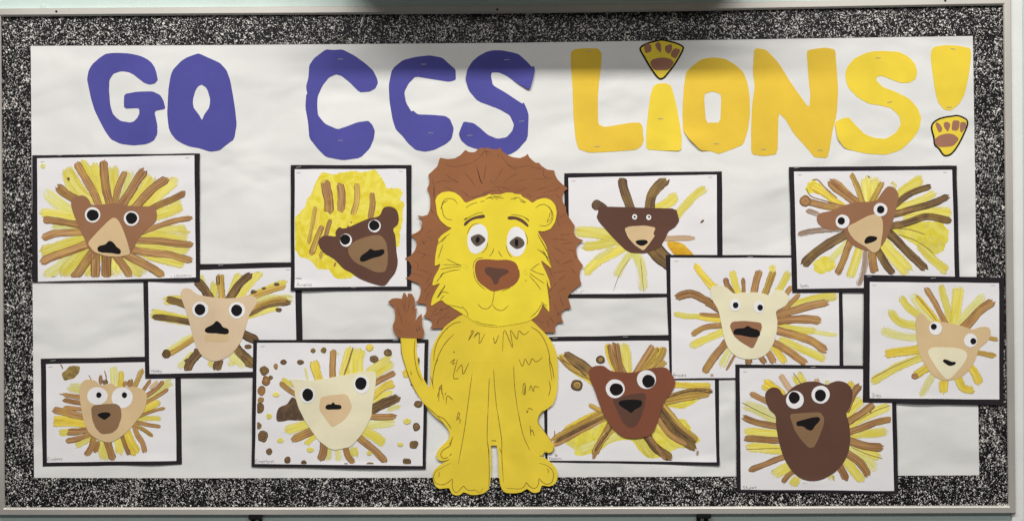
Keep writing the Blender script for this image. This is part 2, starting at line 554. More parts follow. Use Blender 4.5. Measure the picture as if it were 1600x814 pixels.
# door-frame strip right of the board
def prism(name, quad, y0, y1, mat, parent=None):
    bm = bmesh.new(); org = world_origin(parent) if parent else Vector((0, 0, 0))
    f = [bm.verts.new(P(x, y, y1)-org) for x, y in quad]; k = [bm.verts.new(Vector((v.co.x, y0-org.y, v.co.z))) for v in f]
    bm.faces.new(f); bm.faces.new(k[::-1])
    n = len(f)
    for i in range(n): bm.faces.new((f[i], k[i], k[(i+1) % n], f[(i+1) % n]))
    bmesh.ops.recalc_face_normals(bm, faces=bm.faces[:])
    bmesh.ops.bevel(bm, geom=[e for e in bm.edges if all(abs(v.co.y + org.y - y1) < 1e-6 for v in e.verts)], offset=.0007, segments=2, affect='EDGES')
    me = bpy.data.meshes.new(name); bm.to_mesh(me); bm.free(); me.materials.append(mat)
    return link(name, me, parent)
t = prism('wall_trim', [(1577, -700), (1595.5, -700), (1602, 1500), (1584, 1500)], -0.0065, -0.0135, M['trim_white']); t["kind"] = "structure"

# unseen box added above the board to block lamp light and shade its top
blocker = solid('added_light_blocker', (-0.40, -0.250, 0.665), (0.55, -0.001, 0.86), M['blocker_white'], bevel=.006); blocker["kind"] = "structure"

board = thing('bulletin_board', 800, 800, 0, "large wall bulletin board with a brushed aluminium frame around the whole lion display", "bulletin board")
inner = {'tl': (2, 27), 'tr': (1567, 9), 'br': (1575, 789), 'bl': (8, 792)}
outer = {'tl': (-12, 14), 'tr': (1579.5, -4), 'br': (1587, 801), 'bl': (-4, 804)}
def mids(a, b, ts, bow):
    return [(a[0]+(b[0]-a[0])*t, a[1]+(b[1]-a[1])*t+bw) for t, bw in zip(ts, bow)]
def rail(keya, keyb, ts, bow):
    I = mids(inner[keya], inner[keyb], ts, bow); O = mids(outer[keya], outer[keyb], ts, bow)
    bm = bmesh.new(); org = world_origin(board); rows = []
    for (ix, iy), (ox, oy) in zip(I, O):
        row = []
        for f, y in ((0, -0.001), (0, -0.0205), (.06, -0.022), (.72, -0.022), (.80, -0.0212), (.97, -0.0185), (1.0, -0.0172), (1.0, -0.0125)):
            row.append(bm.verts.new(P(ox+(ix-ox)*f, oy+(iy-oy)*f, y)-org))
        rows.append(row)
    for a, b_ in zip(rows, rows[1:]):
        for k in range(7): bm.faces.new((a[k], a[k+1], b_[k+1], b_[k]))
    bm.faces.new(rows[0]); bm.faces.new(rows[-1][::-1])
    bmesh.ops.recalc_face_normals(bm, faces=bm.faces[:])
    me = bpy.data.meshes.new('frame_rail'); bm.to_mesh(me); bm.free(); me.materials.append(M['aluminium'])
    return link('frame_rail', me, board)
rail('tl', 'tr', (0, .13, .3, .5, .7, .9, 1), (0, .8, 2.2, 4, 3.5, 1, 0))
rail('tr', 'br', (0, .5, 1), (0, 0, 0)); rail('bl', 'br', (0, .25, .5, .75, 1), (0, .6, .8, .6, 0)); rail('tl', 'bl', (0, .5, 1), (0, 0, 0))
prism('cork_panel', [(-6, 20), (800, 18), (1572, 3), (1580, 795), (0, 798)], -0.0008, -0.0110, M['cork'], board)
def screw(px, py, y, r, mat, parent, name='screw'):
    bm = bmesh.new(); org = world_origin(parent) if parent else Vector((0, 0, 0)); c = P(px, py, y)-org; n = 16; rr = r*S; rings = []
    for s_, dy in ((1, 0), (.92, .0007), (.6, .0012), (.28, .0013), (.2, .0005), (.02, .0004)):
        rings.append([bm.verts.new((c.x+rr*s_*math.cos(2*math.pi*i/n), c.y-dy, c.z+rr*s_*math.sin(2*math.pi*i/n))) for i in range(n)])
    for a, b_ in zip(rings, rings[1:]):
        for i in range(n): bm.faces.new((a[i], a[(i+1) % n], b_[(i+1) % n], b_[i]))
    bm.faces.new(rings[-1]); bmesh.ops.recalc_face_normals(bm, faces=bm.faces[:])
    me = bpy.data.meshes.new(name); bm.to_mesh(me); bm.free(); me.materials.append(mat)
    return link(name, me, parent)
for x, y in ((88, 18.5), (777, 15.5), (1477, 1.5)): screw(x, y, -0.0221, 1.9, M['dark_hole'], board)
kn = screw(67, 10, -0.0065, 4.2, M['wall_green'], None, 'wall_screw')
kn["label"] = "small round painted screw head on the wall above the upper left corner of the frame"; kn["category"] = "screw"

def clip(px, py, flip, label):
    t = thing('mounting_clip', px, py+14, 0, label, 'clip', 'black clips under the board frame')
    s = -1 if flip else 1
    def bx(name, x0, x1, y0, y1, d0, d1):
        a = P(min(x0, x1), y1, d0); b_ = P(max(x0, x1), y0, d0)
        return solid(name, (a.x, d1, a.z), (b_.x, d0, b_.z), M['black_metal'], t, .0006)
    bx('plate', px-8*s-1, px+10*s-1, py+2, py+30, -0.0066, -0.0105)
    bx('lip', px-10.5*s, px+9*s, py-2, py+4, -0.0110, -0.0262)
    screw(px+(1 if not flip else -2), py+8.5, -0.0106, 3.2, M['screw_metal'], t)
clip(401, 805, False, "small black metal clip holding the bottom rail under the left half of the board")
clip(1099, 803, True, "small black metal clip holding the bottom rail under the right half of the board")

# white background paper
bg = sheet('background_paper', [(44, 68), (800, 62), (1526, 52), (1536, 748), (46, 752)], -0.3, M['board_paper'], None, thick=.3)
bg["label"] = "large slightly creased white sheet of butcher paper covering the middle of the board"; bg["category"] = "paper"
def strip(pts, off, label):
    o = sheet('border_strip', pts, off, M['speckle'], None, thick=.25)
    o["label"] = label; o["category"] = "border"; o["group"] = "speckled border strips around the board"
strip([(-3, 22), (53.2, 28), (53.2, 792), (5, 797)] and [(-2, 20), (48, 24), (48, 72), (53.2, 746), (53.5, 794), (3, 796)], .05, "black and white speckled paper border strip down the left side of the board")
strip([(1520, 14), (1571, 4), (1579, 792), (1530, 793), (1530, 742), (1524, 300), (1520, 57)], .05, "black and white speckled paper border strip down the right side of the board")
strip([(-2, 22), (200, 20), (800, 17), (1400, 5), (1571, 4), (1571, 56), (1520, 56.5), (1160, 62), (800, 67.3), (300, 71), (48, 72), (-1, 72)], .35, "black and white speckled paper border strip along the top of the board")
strip([(53, 746), (300, 746.5), (800, 745.5), (1300, 743), (1529, 742), (1579, 741), (1579, 795), (800, 796), (53, 797)], .40, "black and white speckled paper border strip along the bottom of the board")

# ------------------------------------------------------------------ letters
def T(o, s):
    return lambda pts: [(o[0]+x/s, o[1]+y/s) for x, y in pts]
LA, LB_, LC_, LD_ = T((120, 60), 4.21), T((460, 60), 4.07), T((870, 50), 3.876), T((1160, 50), 3.876)
def letter(name, tr, pts, mat, label, hole=None, curls=(), staples=(), off=.35, group="cut-out letters of the title"):
    q = soft(tr(pts), .12)
    cx = sum(p[0] for p in q)/len(q); by = max(p[1] for p in q)
    cf = curl_fn(curls)
    o = thing(name, cx, by, off, label, 'letter', group)
    sheet('cutout', q, off, mat, o, holes=[soft(tr(hole), .12)] if hole else (), curl=cf)
    for s_ in staples: staple(s_[0], s_[1], off+.34, o, cf, s_[2] if len(s_) > 2 else 0.0)
    return o
GR_P, GR_Y = "purple cut-out letters", "yellow cut-out letters"
letter('letter_g', LA, [(235,98),(290,98),(340,101),(390,110),(430,122),(465,140),(490,160),(510,188),(522,220),(528,250),(534,275),(515,298),(480,306),(445,295),(400,260),(375,240),(345,225),(315,219),(285,219),(240,235),(215,275),(212,340),(220,440),(236,495),(262,525),(290,545),(350,555),(375,548),(398,525),(413,495),(410,460),(312,462),(312,368),(400,352),(500,350),(550,375),(570,410),(584,465),(510,480),(530,570),(530,630),(510,670),(480,688),(450,698),(370,705),(290,695),(225,665),(180,600),(120,480),(95,400),(80,330),(68,270),(78,215),(100,175),(150,130),(190,104)], M['purple_paper'], "purple paper letter G at the far left of the title", curls=[(197,163,16,12,1.4)], group=GR_P)
letter('letter_o', LA, [(800,100),(850,122),(940,162),(985,210),(1010,280),(1028,380),(1042,470),(1052,570),(1035,665),(980,705),(940,738),(880,747),(800,722),(740,712),(690,690),(650,665),(620,625),(605,590),(595,500),(603,340),(612,280),(620,240),(635,205),(690,148),(730,125)], M['purple_paper'], "purple paper letter O with a pointed oval hole, second letter of the title", hole=[(822,306),(845,320),(860,340),(878,400),(876,430),(870,460),(840,500),(824,540),(805,505),(770,460),(763,425),(765,400),(780,345),(800,315)], group=GR_P)
letter('letter_c', LB_, [(200,72),(250,76),(305,72),(380,110),(450,160),(500,205),(525,255),(532,285),(515,320),(480,340),(415,345),(350,280),(300,240),(265,230),(220,250),(180,300),(148,370),(145,430),(150,490),(195,545),(275,580),(330,562),(400,535),(470,525),(495,550),(512,590),(505,640),(480,700),(420,760),(310,776),(200,755),(150,705),(95,635),(88,540),(70,440),(75,360),(82,355),(74,310),(90,250),(94,175),(125,128)], M['purple_paper'], "purple paper letter C with rounded ends, left of the two Cs", staples=[(532, 93), (532, 220)], group=GR_P)
letter('letter_c', LB_, [(770,120),(860,110),(940,124),(985,165),(1025,200),(1027,265),(985,278),(900,265),(770,243),(725,290),(698,345),(710,410),(745,468),(755,460),(785,485),(880,488),(960,495),(990,515),(1014,575),(1000,640),(965,672),(890,710),(830,722),(770,710),(720,665),(690,625),(645,580),(625,520),(605,400),(600,300),(618,210),(635,185),(690,140)], M['purple_paper'], "purple paper letter C with a flat square upper tip, right of the two Cs", staples=[(662, 101), (673, 208.5)], group=GR_P)
letter('letter_s', LB_, [(1260,78),(1320,78),(1390,92),(1425,102),(1480,150),(1510,185),(1522,178),(1530,200),(1518,260),(1497,333),(1420,290),(1350,240),(1300,218),(1255,218),(1250,240),(1262,300),(1340,345),(1450,418),(1458,408),(1478,450),(1490,490),(1483,640),(1420,710),(1380,735),(1340,745),(1280,720),(1190,700),(1160,705),(1100,685),(1060,650),(1046,610),(1060,570),(1077,530),(1140,540),(1180,570),(1230,615),(1290,640),(1350,630),(1385,590),(1397,550),(1370,490),(1300,450),(1165,400),(1110,335),(1088,262),(1100,200),(1130,150),(1170,115),(1220,88)], M['purple_paper'], "purple paper letter S partly behind the top of the lion's mane", curls=[(832,130,40,45,5),(720,200,16,22,2),(722,118,22,40,3)], staples=[(792, 94, .1), (815, 190, .1), (734, 212, .05)], group=GR_P)
letter('letter_l', LC_, [(85,125),(110,104),(180,100),(250,102),(272,130),(268,210),(255,310),(248,400),(250,560),(290,577),(380,562),(450,550),(505,550),(520,575),(522,630),(528,650),(515,690),(480,715),(350,725),(200,733),(130,710),(112,640),(100,500),(95,330),(85,200)], M['gold_paper'], "golden yellow paper letter L at the start of the yellow word", staples=[(920, 80.5), (933, 229)], group=GR_Y)
letter('letter_i', LC_, [(585,330),(610,314),(660,312),(690,325),(705,370),(725,450),(745,560),(757,640),(752,722),(640,720),(540,712),(542,600),(555,470),(568,380)], M['lemon_paper'], "yellow paper stem of the letter i under the dark paw print", staples=[(1032, 186)], curls=[(1060,238,30,20,1.5)], group=GR_Y)
letter('letter_o', LC_, [(910,160),(960,156),(1020,165),(1080,200),(1130,245),(1155,310),(1168,400),(1170,500),(1158,590),(1130,682),(1060,712),(980,740),(930,722),(870,720),(800,650),(765,600),(760,500),(768,350),(782,245),(830,200),(870,170)], M['gold_paper'], "golden yellow paper letter O with a small boxy hole", hole=[(945,360),(997,380),(990,550),(903,550),(890,378)], curls=[(1080,225,38,30,5)], staples=[(1119, 225)], group=GR_Y)
letter('letter_n', LD_, [(70,115),(85,100),(145,110),(220,190),(300,320),(405,465),(412,385),(402,300),(388,117),(430,105),(500,97),(560,108),(570,220),(580,360),(570,500),(545,600),(530,700),(515,765),(435,760),(400,715),(310,615),(260,530),(218,490),(213,740),(130,753),(70,745),(53,730),(52,600),(58,450),(75,330),(63,250)], M['gold_paper'], "golden yellow paper letter N next to the yellow O", staples=[(1281, 235), (1193, 233.5)], curls=[(1300,78,24,20,2)], group=GR_Y)
letter('letter_s', LD_, [(640,205),(680,160),(750,128),(800,118),(850,117),(950,122),(1010,155),(1045,195),(1058,240),(1050,285),(1010,310),(960,310),(900,290),(850,268),(815,270),(810,295),(850,335),(930,365),(1010,405),(1060,460),(1083,520),(1070,590),(1030,650),(960,715),(870,745),(750,738),(620,708),(575,650),(557,550),(600,525),(645,518),(680,560),(740,620),(800,643),(870,648),(930,610),(960,560),(950,510),(900,462),(830,445),(770,438),(700,400),(640,340),(622,280),(625,240)], M['lemon_paper'], "yellow paper letter S between the N and the exclamation mark", curls=[(1312,215,28,34,3.5)], staples=[(1390, 160, .15), (1372, 91)], group=GR_Y)
letter('exclamation_mark', LD_, [(1145,110),(1165,90),(1230,82),(1300,84),(1380,100),(1385,150),(1370,270),(1345,380),(1320,425),(1300,450),(1260,478),(1220,470),(1185,430),(1165,350),(1148,230),(1140,150)], M['lemon_paper'], "yellow paper bar of the exclamation mark at the right end of the title", staples=[(1489, 77, -.2), (1483, 168)], group=GR_Y)

def inset(pts, f):
    cx = sum(p[0] for p in pts)/len(pts); cy = sum(p[1] for p in pts)/len(pts); out = []
    for i in range(len(pts)):
        a, b, c = Vector(pts[i-1]), Vector(pts[i]), Vector(pts[(i+1) % len(pts)])
        d1 = (b-a).normalized(); d2 = (c-b).normalized()
        nn = (Vector((-d1.y, d1.x))+Vector((-d2.y, d2.x))).normalized()
        if nn.dot(Vector((cx, cy))-b) < 0: nn = -nn
        out.append(tuple(b+nn*f))
    return out
def paw(tr, outl, toes, pad, label, off):
    q = cr(tr(outl), 3)
    o = thing('paw_print', sum(p[0] for p in q)/len(q), max(p[1] for p in q), off, label, 'paw print', 'paper paw prints of the title')
    sheet('black_backing', q, off, M['ink_black'], o)
    sheet('paw_shape', cr(inset(tr(outl), 2.6), 3), off+.35, M['pale_gold'], o)
    for t_ in toes: sheet('toe_pad', soft(tr(t_), .25), off+.7, M['pad_brown'], o, thick=.2)
    sheet('main_pad', soft(tr(pad), .25), off+.7, M['pad_brown'], o, thick=.2)
paw(T((990, 55), 10.178), [(110,185),(200,130),(340,90),(450,70),(560,90),(700,130),(790,180),(802,215),(740,350),(660,480),(560,610),(490,690),(435,712),(390,700),(270,550),(170,380),(90,225)],
    [[(165,205),(175,160),(220,135),(270,160),(285,210),(275,270),(185,298)],[(335,150),(400,110),(430,150),(440,230),(430,290),(370,230)],[(495,180),(605,145),(612,220),(590,280),(550,305),(500,260)],[(590,340),(600,270),(650,215),(720,225),(745,255),(670,385)]],
    [(255,440),(300,390),(400,365),(500,363),(590,385),(645,440),(560,565),(310,565)], "triangular paw print dotting the letter i, over the top border", .9)
paw(T((1440, 170), 10.178), [(480,110),(570,100),(690,145),(735,190),(740,260),(680,410),(600,570),(500,710),(430,755),(350,755),(260,640),(200,590),(180,460),(145,320),(160,240),(240,170),(350,130)],
    [[(215,240),(235,215),(290,250),(325,310),(320,360),(275,385),(240,320)],[(345,230),(400,205),(450,240),(450,290),(415,375),(355,300)],[(490,185),(605,195),(595,300),(560,355),(470,345)],[(610,215),(700,215),(710,290),(625,395),(605,330)]],
    [(200,490),(280,425),(400,395),(500,405),(600,480),(500,600),(300,615),(215,580)], "rounded paw print forming the dot under the exclamation mark", .4)

# ------------------------------------------------------------------ handwriting
GL = {
 'I': (.55, [[(.1,1),(.5,1)],[(.3,1),(.3,0)],[(.05,0),(.55,0)]]), 's': (.5, [[(.45,.5),(.25,.6),(.08,.45),(.4,.2),(.3,.02),(.05,.08)]]),
 'a': (.6, [[(.5,.5),(.3,.6),(.05,.4),(.1,.08),(.35,.02),(.5,.25)],[(.5,.6),(.52,0)]]), 'b': (.55, [[(.08,1),(.08,0)],[(.08,.4),(.35,.55),(.5,.3),(.35,.02),(.08,.08)]]),
 'e': (.55, [[(.06,.32),(.48,.34),(.4,.58),(.12,.52),(.05,.2),(.25,0),(.5,.1)]]), 'l': (.25, [[(.12,1),(.12,0)]]),
 'H': (.65, [[(.06,1),(.06,0)],[(.55,1),(.55,0)],[(.06,.5),(.55,.5)]]), 'y': (.55, [[(.05,.6),(.28,.1)],[(.5,.6),(.1,-.4)]]),
 'E': (.6, [[(.5,1),(.06,1),(.06,0),(.52,0)],[(.06,.52),(.4,.52)]]), 'v': (.5, [[(.04,.6),(.24,0),(.46,.6)]]),
 'i': (.22, [[(.1,.55),(.1,0)],[(.1,.8),(.12,.74)]]), 'n': (.55, [[(.07,.58),(.07,0)],[(.07,.4),(.3,.58),(.45,.4),(.46,0)]]),
 'm': (.8, [[(.06,.58),(.06,0)],[(.06,.4),(.25,.58),(.36,.4),(.36,0)],[(.36,.4),(.55,.58),(.68,.4),(.7,0)]]), 'r': (.42, [[(.07,.58),(.07,0)],[(.07,.35),(.2,.55),(.38,.5)]]),
 'A': (.7, [[(.03,0),(.32,1),(.64,0)],[(.12,.35),(.54,.35)]]), 'j': (.28, [[(.16,.55),(.16,-.2),(.0,-.32)],[(.16,.82),(.18,.76)]]),
 'h': (.55, [[(.07,1),(.07,0)],[(.07,.4),(.3,.56),(.45,.4),(.46,0)]]), 'B': (.62, [[(.07,0),(.07,1)],[(.07,1),(.5,.9),(.45,.56),(.1,.5)],[(.1,.5),(.55,.42),(.5,.04),(.07,0)]]),
 'o': (.55, [[(.28,.58),(.06,.4),(.1,.06),(.35,.02),(.5,.3),(.28,.58)]]), 'k': (.5, [[(.07,1),(.07,0)],[(.45,.58),(.1,.25),(.46,0)]]),
 'N': (.7, [[(.06,0),(.06,1)],[(.06,1),(.58,0)],[(.58,0),(.58,1)]]), 'S': (.6, [[(.52,.85),(.3,1),(.07,.8),(.25,.55),(.5,.35),(.4,.03),(.05,.1)]]),
 't': (.42, [[(.2,.95),(.2,.05),(.34,0)],[(.02,.62),(.38,.62)]]), 'T': (.6, [[(.03,1),(.58,1)],[(.3,1),(.3,0)],[(.08,0),(.52,0)]]), 'u': (.55, [[(.06,.58),(.08,.1),(.3,0),(.46,.2)],[(.47,.58),(.48,0)]]),
}
def write_name(text, x0, x1, base, cap, parent, off, curl, slope=0.0, dot=False):
    adv = sum(GL[c][0] for c in text)
    k = (x1-x0)/adv; x = x0; lines = []
    for c in text:
        a, ls = GL[c]
        dy = RNG.uniform(-.25, .25)
        for l in ls:
            lines.append([(x+u*k, base-v*cap+dy+slope*(x-x0)) for u, v in l])
        x += a*k
    if dot: lines.append((1.6, [(x0-3.6, base-.8), (x0-2.4, base-.6)]))
    ink('written_name', lines, .72, off, M['pen_grey'], parent, curl)

# ------------------------------------------------------------------ children's pictures
def quad_at(q, u, v):
    a, b, c, d = [Vector(p) for p in q]
    return (a*(1-u)+b*u)*(1-v)+(d*(1-u)+c*u)*v
SEED = [0]
def picture(org, s, level, label, mount, paperq, strokes=(), blobs=(), dots=(), face=None, face_mat='mid_brown_paper', ears=None,
            muzzle=None, muz_mat='tan_paper', nose=None, eyes=(), name=None, curls=(), face_off=None, under_eyes=False, mount_st=(), face_smooth=True, muz_smooth=False, lines=(), solo=False):
    SEED[0] += 1
    tr = T(org, s)
    mq, pq = tr(mount), tr(paperq)
    cf = curl_fn(curls)
    cx = sum(p[0] for p in mq)/4; by = max(p[1] for p in mq)
    base = .35 + level*1.35
    t = thing('lion_picture', cx, by, base, label, 'picture', "children's painted lion pictures on black mounts")
    sheet('black_mount', wobble(mq, SEED[0], .35), base, M['black_paper'], t, curl=cf)
    sheet('white_paper', wobble(pq, SEED[0]+40, .28), base+.32, M['drawing_paper'], t, curl=cf, thick=.16)
    bbox = (max(pq[0][0], pq[3][0])+.3, max(pq[0][1], pq[1][1])+.3, min(pq[1][0], pq[2][0])-.3, min(pq[2][1], pq[3][1])-.3)
    off = base+.56
    order = {'wash_yellow': 0, 'wash_dense': 0, 'yellow': 1, 'pale': 1, 'gold': 2}
    for bl in blobs:
        rag = cr(tr(bl[1]), 9)
        sd = RNG.random()*60; out = []
        c = Vector((sum(p[0] for p in rag)/len(rag), sum(p[1] for p in rag)/len(rag)))
        amp = 2.6 if bl[0].startswith('wash_y') or bl[0] == 'wash_dense' else .6
        for i, p in enumerate(rag):
            v = Vector(p); d = (v-c).normalized()
            v = v + d*(amp*noise.noise(Vector((p[0]/2.5, p[1]/2.5, sd)))+amp*.8*noise.noise(Vector((p[0]/7, p[1]/7, sd))))
            out.append((min(max(v.x, bbox[0]), bbox[2]), min(max(v.y, bbox[1]), bbox[3])))
        sheet('paint_wash', out, off, M[bl[0]], t, curl=cf, thick=.02, uvs=14); off += .03
    for st in sorted(strokes, key=lambda q: order.get(q[0], 3)):
        kind, w_, pts = st
        mk = kind
        if face and kind not in ('dry',) and len(pts) > 1:
            fc = Vector((sum(p[0] for p in face)/len(face), sum(p[1] for p in face)/len(face)))
            pts = list(pts)
            if (Vector(pts[0])-fc).length < (Vector(pts[-1])-fc).length: pts = pts[::-1]
            d = (Vector(pts[-1])-Vector(pts[-2])).normalized()
            if (Vector(pts[0])-Vector(pts[-1])).length > 90 and d.dot(fc-Vector(pts[-1])) > 0 and not solo: pts.append(tuple(Vector(pts[-1])+d*min(45, (fc-Vector(pts[-1])).length*.4)))
        if kind == 'brown' and RNG.random() < .35: mk = 'brown2'
        if kind == 'yellow' and RNG.random() < .2: mk = 'pale'
        stroke_mesh('paint_stroke', tr(pts), w_*(1.22 if kind in ('yellow', 'pale') else 1.12 if kind == 'gold' else 1.0)/s, off, M[mk], t, cf, bbox, ridge=.45 if kind in ('yellow', 'pale') else 1.0)
        off += .021
    for kind, x, y, rx, ry in dots:
        q = tr([(x, y)])[0]
        dot_mesh(q[0], q[1], rx/s, ry/s, off, M[kind], t, cf, bbox); off += .012
    if lines:
        ink('paint_line', [(ww/s, tr(l)) for ww, l in lines], 1.2, off+.02, M['pen_umber'], t, cf)
    off = max(off+.2, face_off or 0)
    if face:
        f = tr(face)
        fo = sheet('face', cr(f, 3) if face_smooth else soft(f, .1), off, M[face_mat], t, curl=cf); off += .32
    mz = None
    def do_muzzle(o_):
        q = tr(muzzle)
        return sheet('muzzle', cr(q, 3) if muz_smooth else soft(q, .16), o_, M[muz_mat], t, curl=cf, thick=.22)
    eye_off = off
    if muzzle and not under_eyes: mz = do_muzzle(off); eye_off = off + .04
    for (x, y, rx, ry, px_, py_, prx, pry) in eyes:
        def ell(x, y, rx, ry, j):
            n = 26; sd = RNG.random()*9
            return [(org[0]+(x+rx*(1+j*noise.noise(Vector((math.cos(2*math.pi*i/n), math.sin(2*math.pi*i/n), sd))))*math.cos(2*math.pi*i/n))/s, org[1]+(y+ry*math.sin(2*math.pi*i/n)*(1+j*noise.noise(Vector((math.cos(2*math.pi*i/n), math.sin(2*math.pi*i/n), sd+5)))))/s) for i in range(n)]
        e = sheet('eye', ell(x, y, rx, ry, .05), eye_off+(.24 if (muzzle and not under_eyes) else 0), M['eye_white'], t, curl=cf, thick=.24)
        sheet('pupil', ell(px_, py_, prx, pry, .1), eye_off+.26+(.24 if (muzzle and not under_eyes) else 0), M['ink_black'], e, curl=cf, thick=.22)
    if muzzle and under_eyes: off += .52; mz = do_muzzle(off)
    if nose:
        sheet('nose', cr(tr(nose), 3), off+.24, M['ink_black'], mz if mz else t, curl=cf, thick=.2)
    if name: write_name(name[0], name[1], name[2], name[3], name[4], t, base+.52, cf, *name[5:])
    # staples that fasten the sheet (two at the top, one or two at the bottom) and the mount
    for u, v, a in ((.035, .028, .05), (.955, .02, .0)):
        q = quad_at(pq, u, v); 
        staple(q.x, q.y, base+.52, t, cf, a, 6.5, M['pen_grey_metal'], .3)
    for q in mount_st:
        staple(q[0], q[1], base+.36, t, cf, q[2] if len(q) > 2 else .05, 8.0)
    return t
metal('pen_grey_metal', (196, 193, 193), .4, .2)

picture((40,230), 3.7, 2, "brown lion picture with long triangular tan muzzle, at the upper left of the board",
  [(42,48),(1010,38),(1010,775),(42,780)], [(70,66),(978,48),(987,752),(75,777)],
  strokes=[('yellow',60,[(235,115),(280,190),(350,290)]),('yellow',70,[(245,130),(270,230),(370,310)]),('yellow',55,[(320,75),(370,160),(420,260),(450,320)]),('yellow',50,[(390,90),(430,180),(450,300)]),
   ('yellow',62,[(510,110),(515,200),(510,310)]),('yellow',60,[(610,135),(600,220),(575,300)]),('yellow',62,[(740,165),(690,240),(620,320)]),('yellow',58,[(880,190),(800,250),(710,330)]),
   ('yellow',62,[(915,330),(840,365),(740,400)]),('yellow',95,[(955,500),(820,515),(680,515)]),('yellow',50,[(950,600),(820,580),(680,565)]),('yellow',50,[(930,675),(800,650),(660,600)]),
   ('yellow',62,[(115,255),(190,320),(300,385)]),('yellow',45,[(84,380),(180,385),(300,400)]),('pale',35,[(150,462),(240,465),(320,475)]),('yellow',60,[(90,610),(200,575),(340,525)]),
   ('pale',60,[(110,755),(170,710),(260,640)]),('yellow',70,[(215,745),(250,690),(350,610)]),('yellow',60,[(330,740),(400,660),(420,630)]),('yellow',90,[(530,745),(530,700),(530,640)]),('yellow',80,[(690,740),(640,690),(570,640)]),
   ('brown',50,[(185,225),(240,270),(320,320)]),('brown',45,[(295,90),(340,170),(400,260),(425,340)]),('brown',50,[(455,75),(460,180),(490,330)]),('brown',38,[(575,140),(545,220),(525,330)]),
   ('brown',52,[(695,130),(640,210),(560,335)]),('brown',50,[(825,180),(740,240),(640,345)]),('brown',38,[(930,262),(830,310),(740,355)]),('brown',32,[(965,405),(850,430),(670,490)]),
   ('brown',40,[(975,568),(850,550),(640,535)]),('brown',42,[(970,652),(830,620),(620,595)]),('brown',48,[(800,752),(720,690),(600,625)]),('brown',48,[(610,750),(580,700),(530,630)]),
   ('brown',58,[(472,765),(470,620)]),('brown',55,[(405,765),(408,650)]),('brown',52,[(275,765),(330,690),(380,630)]),('brown',48,[(92,665),(200,620),(370,560)]),('brown',42,[(100,525),(180,498),(330,488)]),('brown',40,[(100,418),(200,430),(310,450)])],
  dots=[('dark',252,184,8,9),('pale',105,110,18,18)],
  face=[(268,330),(275,300),(305,283),(345,283),(370,305),(385,332),(450,332),(530,325),(600,340),(680,343),(710,343),(740,342),(762,380),(755,430),(710,470),(655,530),(630,580),(600,622),(500,628),(420,620),(370,590),(350,540),(320,480),(300,430),(280,380)],
  face_mat='mid_brown_paper', muzzle=[(505,410),(525,409),(545,430),(565,470),(590,540),(612,620),(540,634),(470,630),(400,605),(362,555),(420,490),(480,430)],
  nose=[(420,585),(430,572),(465,562),(488,542),(510,550),(530,575),(555,597),(550,617),(500,612),(428,604)],
  eyes=[(393,392,45,44,394,394,34,34),(616,413,44,43,617,412,33,33)], name=('Isabela',271.5,300,433.5,6,-.08,True),
  curls=[(282,446,60,24,3.2),(312,300,14,90,.8),(48,330,12,100,.8)], mount_st=[(95,243.2,.15)])

picture((215,400), 4.0717, 1, "pale peach lion picture with a wide black nose and no separate muzzle",
  [(36,60),(1042,38),(1055,765),(50,778)], [(68,98),(1000,72),(1016,730),(78,748)],
  strokes=[('yellow',45,[(480,255),(490,160)]),('yellow',50,[(600,255),(620,180),(650,110)]),('yellow',48,[(650,250),(720,170),(790,95)]),('yellow',40,[(740,250),(830,205),(955,165)]),
   ('yellow',60,[(730,300),(850,275),(990,265)]),('yellow',45,[(715,370),(780,350),(900,320)]),('yellow',50,[(300,290),(230,280),(165,285)]),('yellow',60,[(320,405),(190,390),(80,365)]),
   ('yellow',50,[(340,530),(220,595),(160,640)]),('yellow',34,[(460,705),(468,660)]),('yellow',60,[(592,655),(605,695)]),('pale',60,[(620,640),(690,700)]),('pale',40,[(260,710),(330,640)]),('pale',50,[(395,110),(420,200)]),
   ('dark',58,[(455,260),(425,200),(370,150)]),('mix',48,[(537,258),(533,180),(530,110)]),('dark',26,[(515,190),(515,120)]),('dark',52,[(590,270),(650,180),(725,112)]),('mix',40,[(720,262),(830,222),(945,190)]),
   ('dark',36,[(735,355),(830,310),(975,295)]),('mix',36,[(755,320),(860,280),(955,272)]),('dark',48,[(315,312),(240,285),(185,272)]),('dark',38,[(335,418),(220,398),(95,384)]),
   ('mix',38,[(355,525),(270,580),(165,635)]),('dark',52,[(395,610),(340,680),(318,735)]),('dark',58,[(505,730),(515,690),(535,655)]),('dark',55,[(760,545),(700,510),(660,485)]),('dark',60,[(742,700),(690,640),(635,585)])],
  dots=[('dark',885,180,18,12),('dark',740,228,20,14),('dark',900,342,20,13),('dark',705,575,24,14),('dark',320,665,20,16),('dark',185,622,28,28),('dark',372,600,14,14),('dark',655,630,18,16),('dark',700,690,16,14),('dark',805,206,14,9)],
  face=[(275,235),(300,205),(330,205),(380,240),(450,258),(560,268),(650,262),(700,248),(740,255),(762,280),(755,310),(710,380),(690,450),(660,540),(600,620),(540,655),(490,668),(420,640),(370,560),(345,470),(320,380),(300,320)],
  face_mat='peach_paper', muzzle=[(430,496),(500,497),(580,492),(585,540),(500,545),(430,540)], muz_mat='tan_paper',
  nose=[(430,470),(440,455),(480,435),(505,412),(530,428),(545,450),(580,465),(578,493),(500,490),(440,485)],
  eyes=[(402,340,52,50,400,340,35,35),(635,345,52,52,633,345,36,36)], name=('Haley',236,254,581.5,5),
  mount_st=[(345,414.5,.08)], curls=[(250,588,50,14,.0001)])

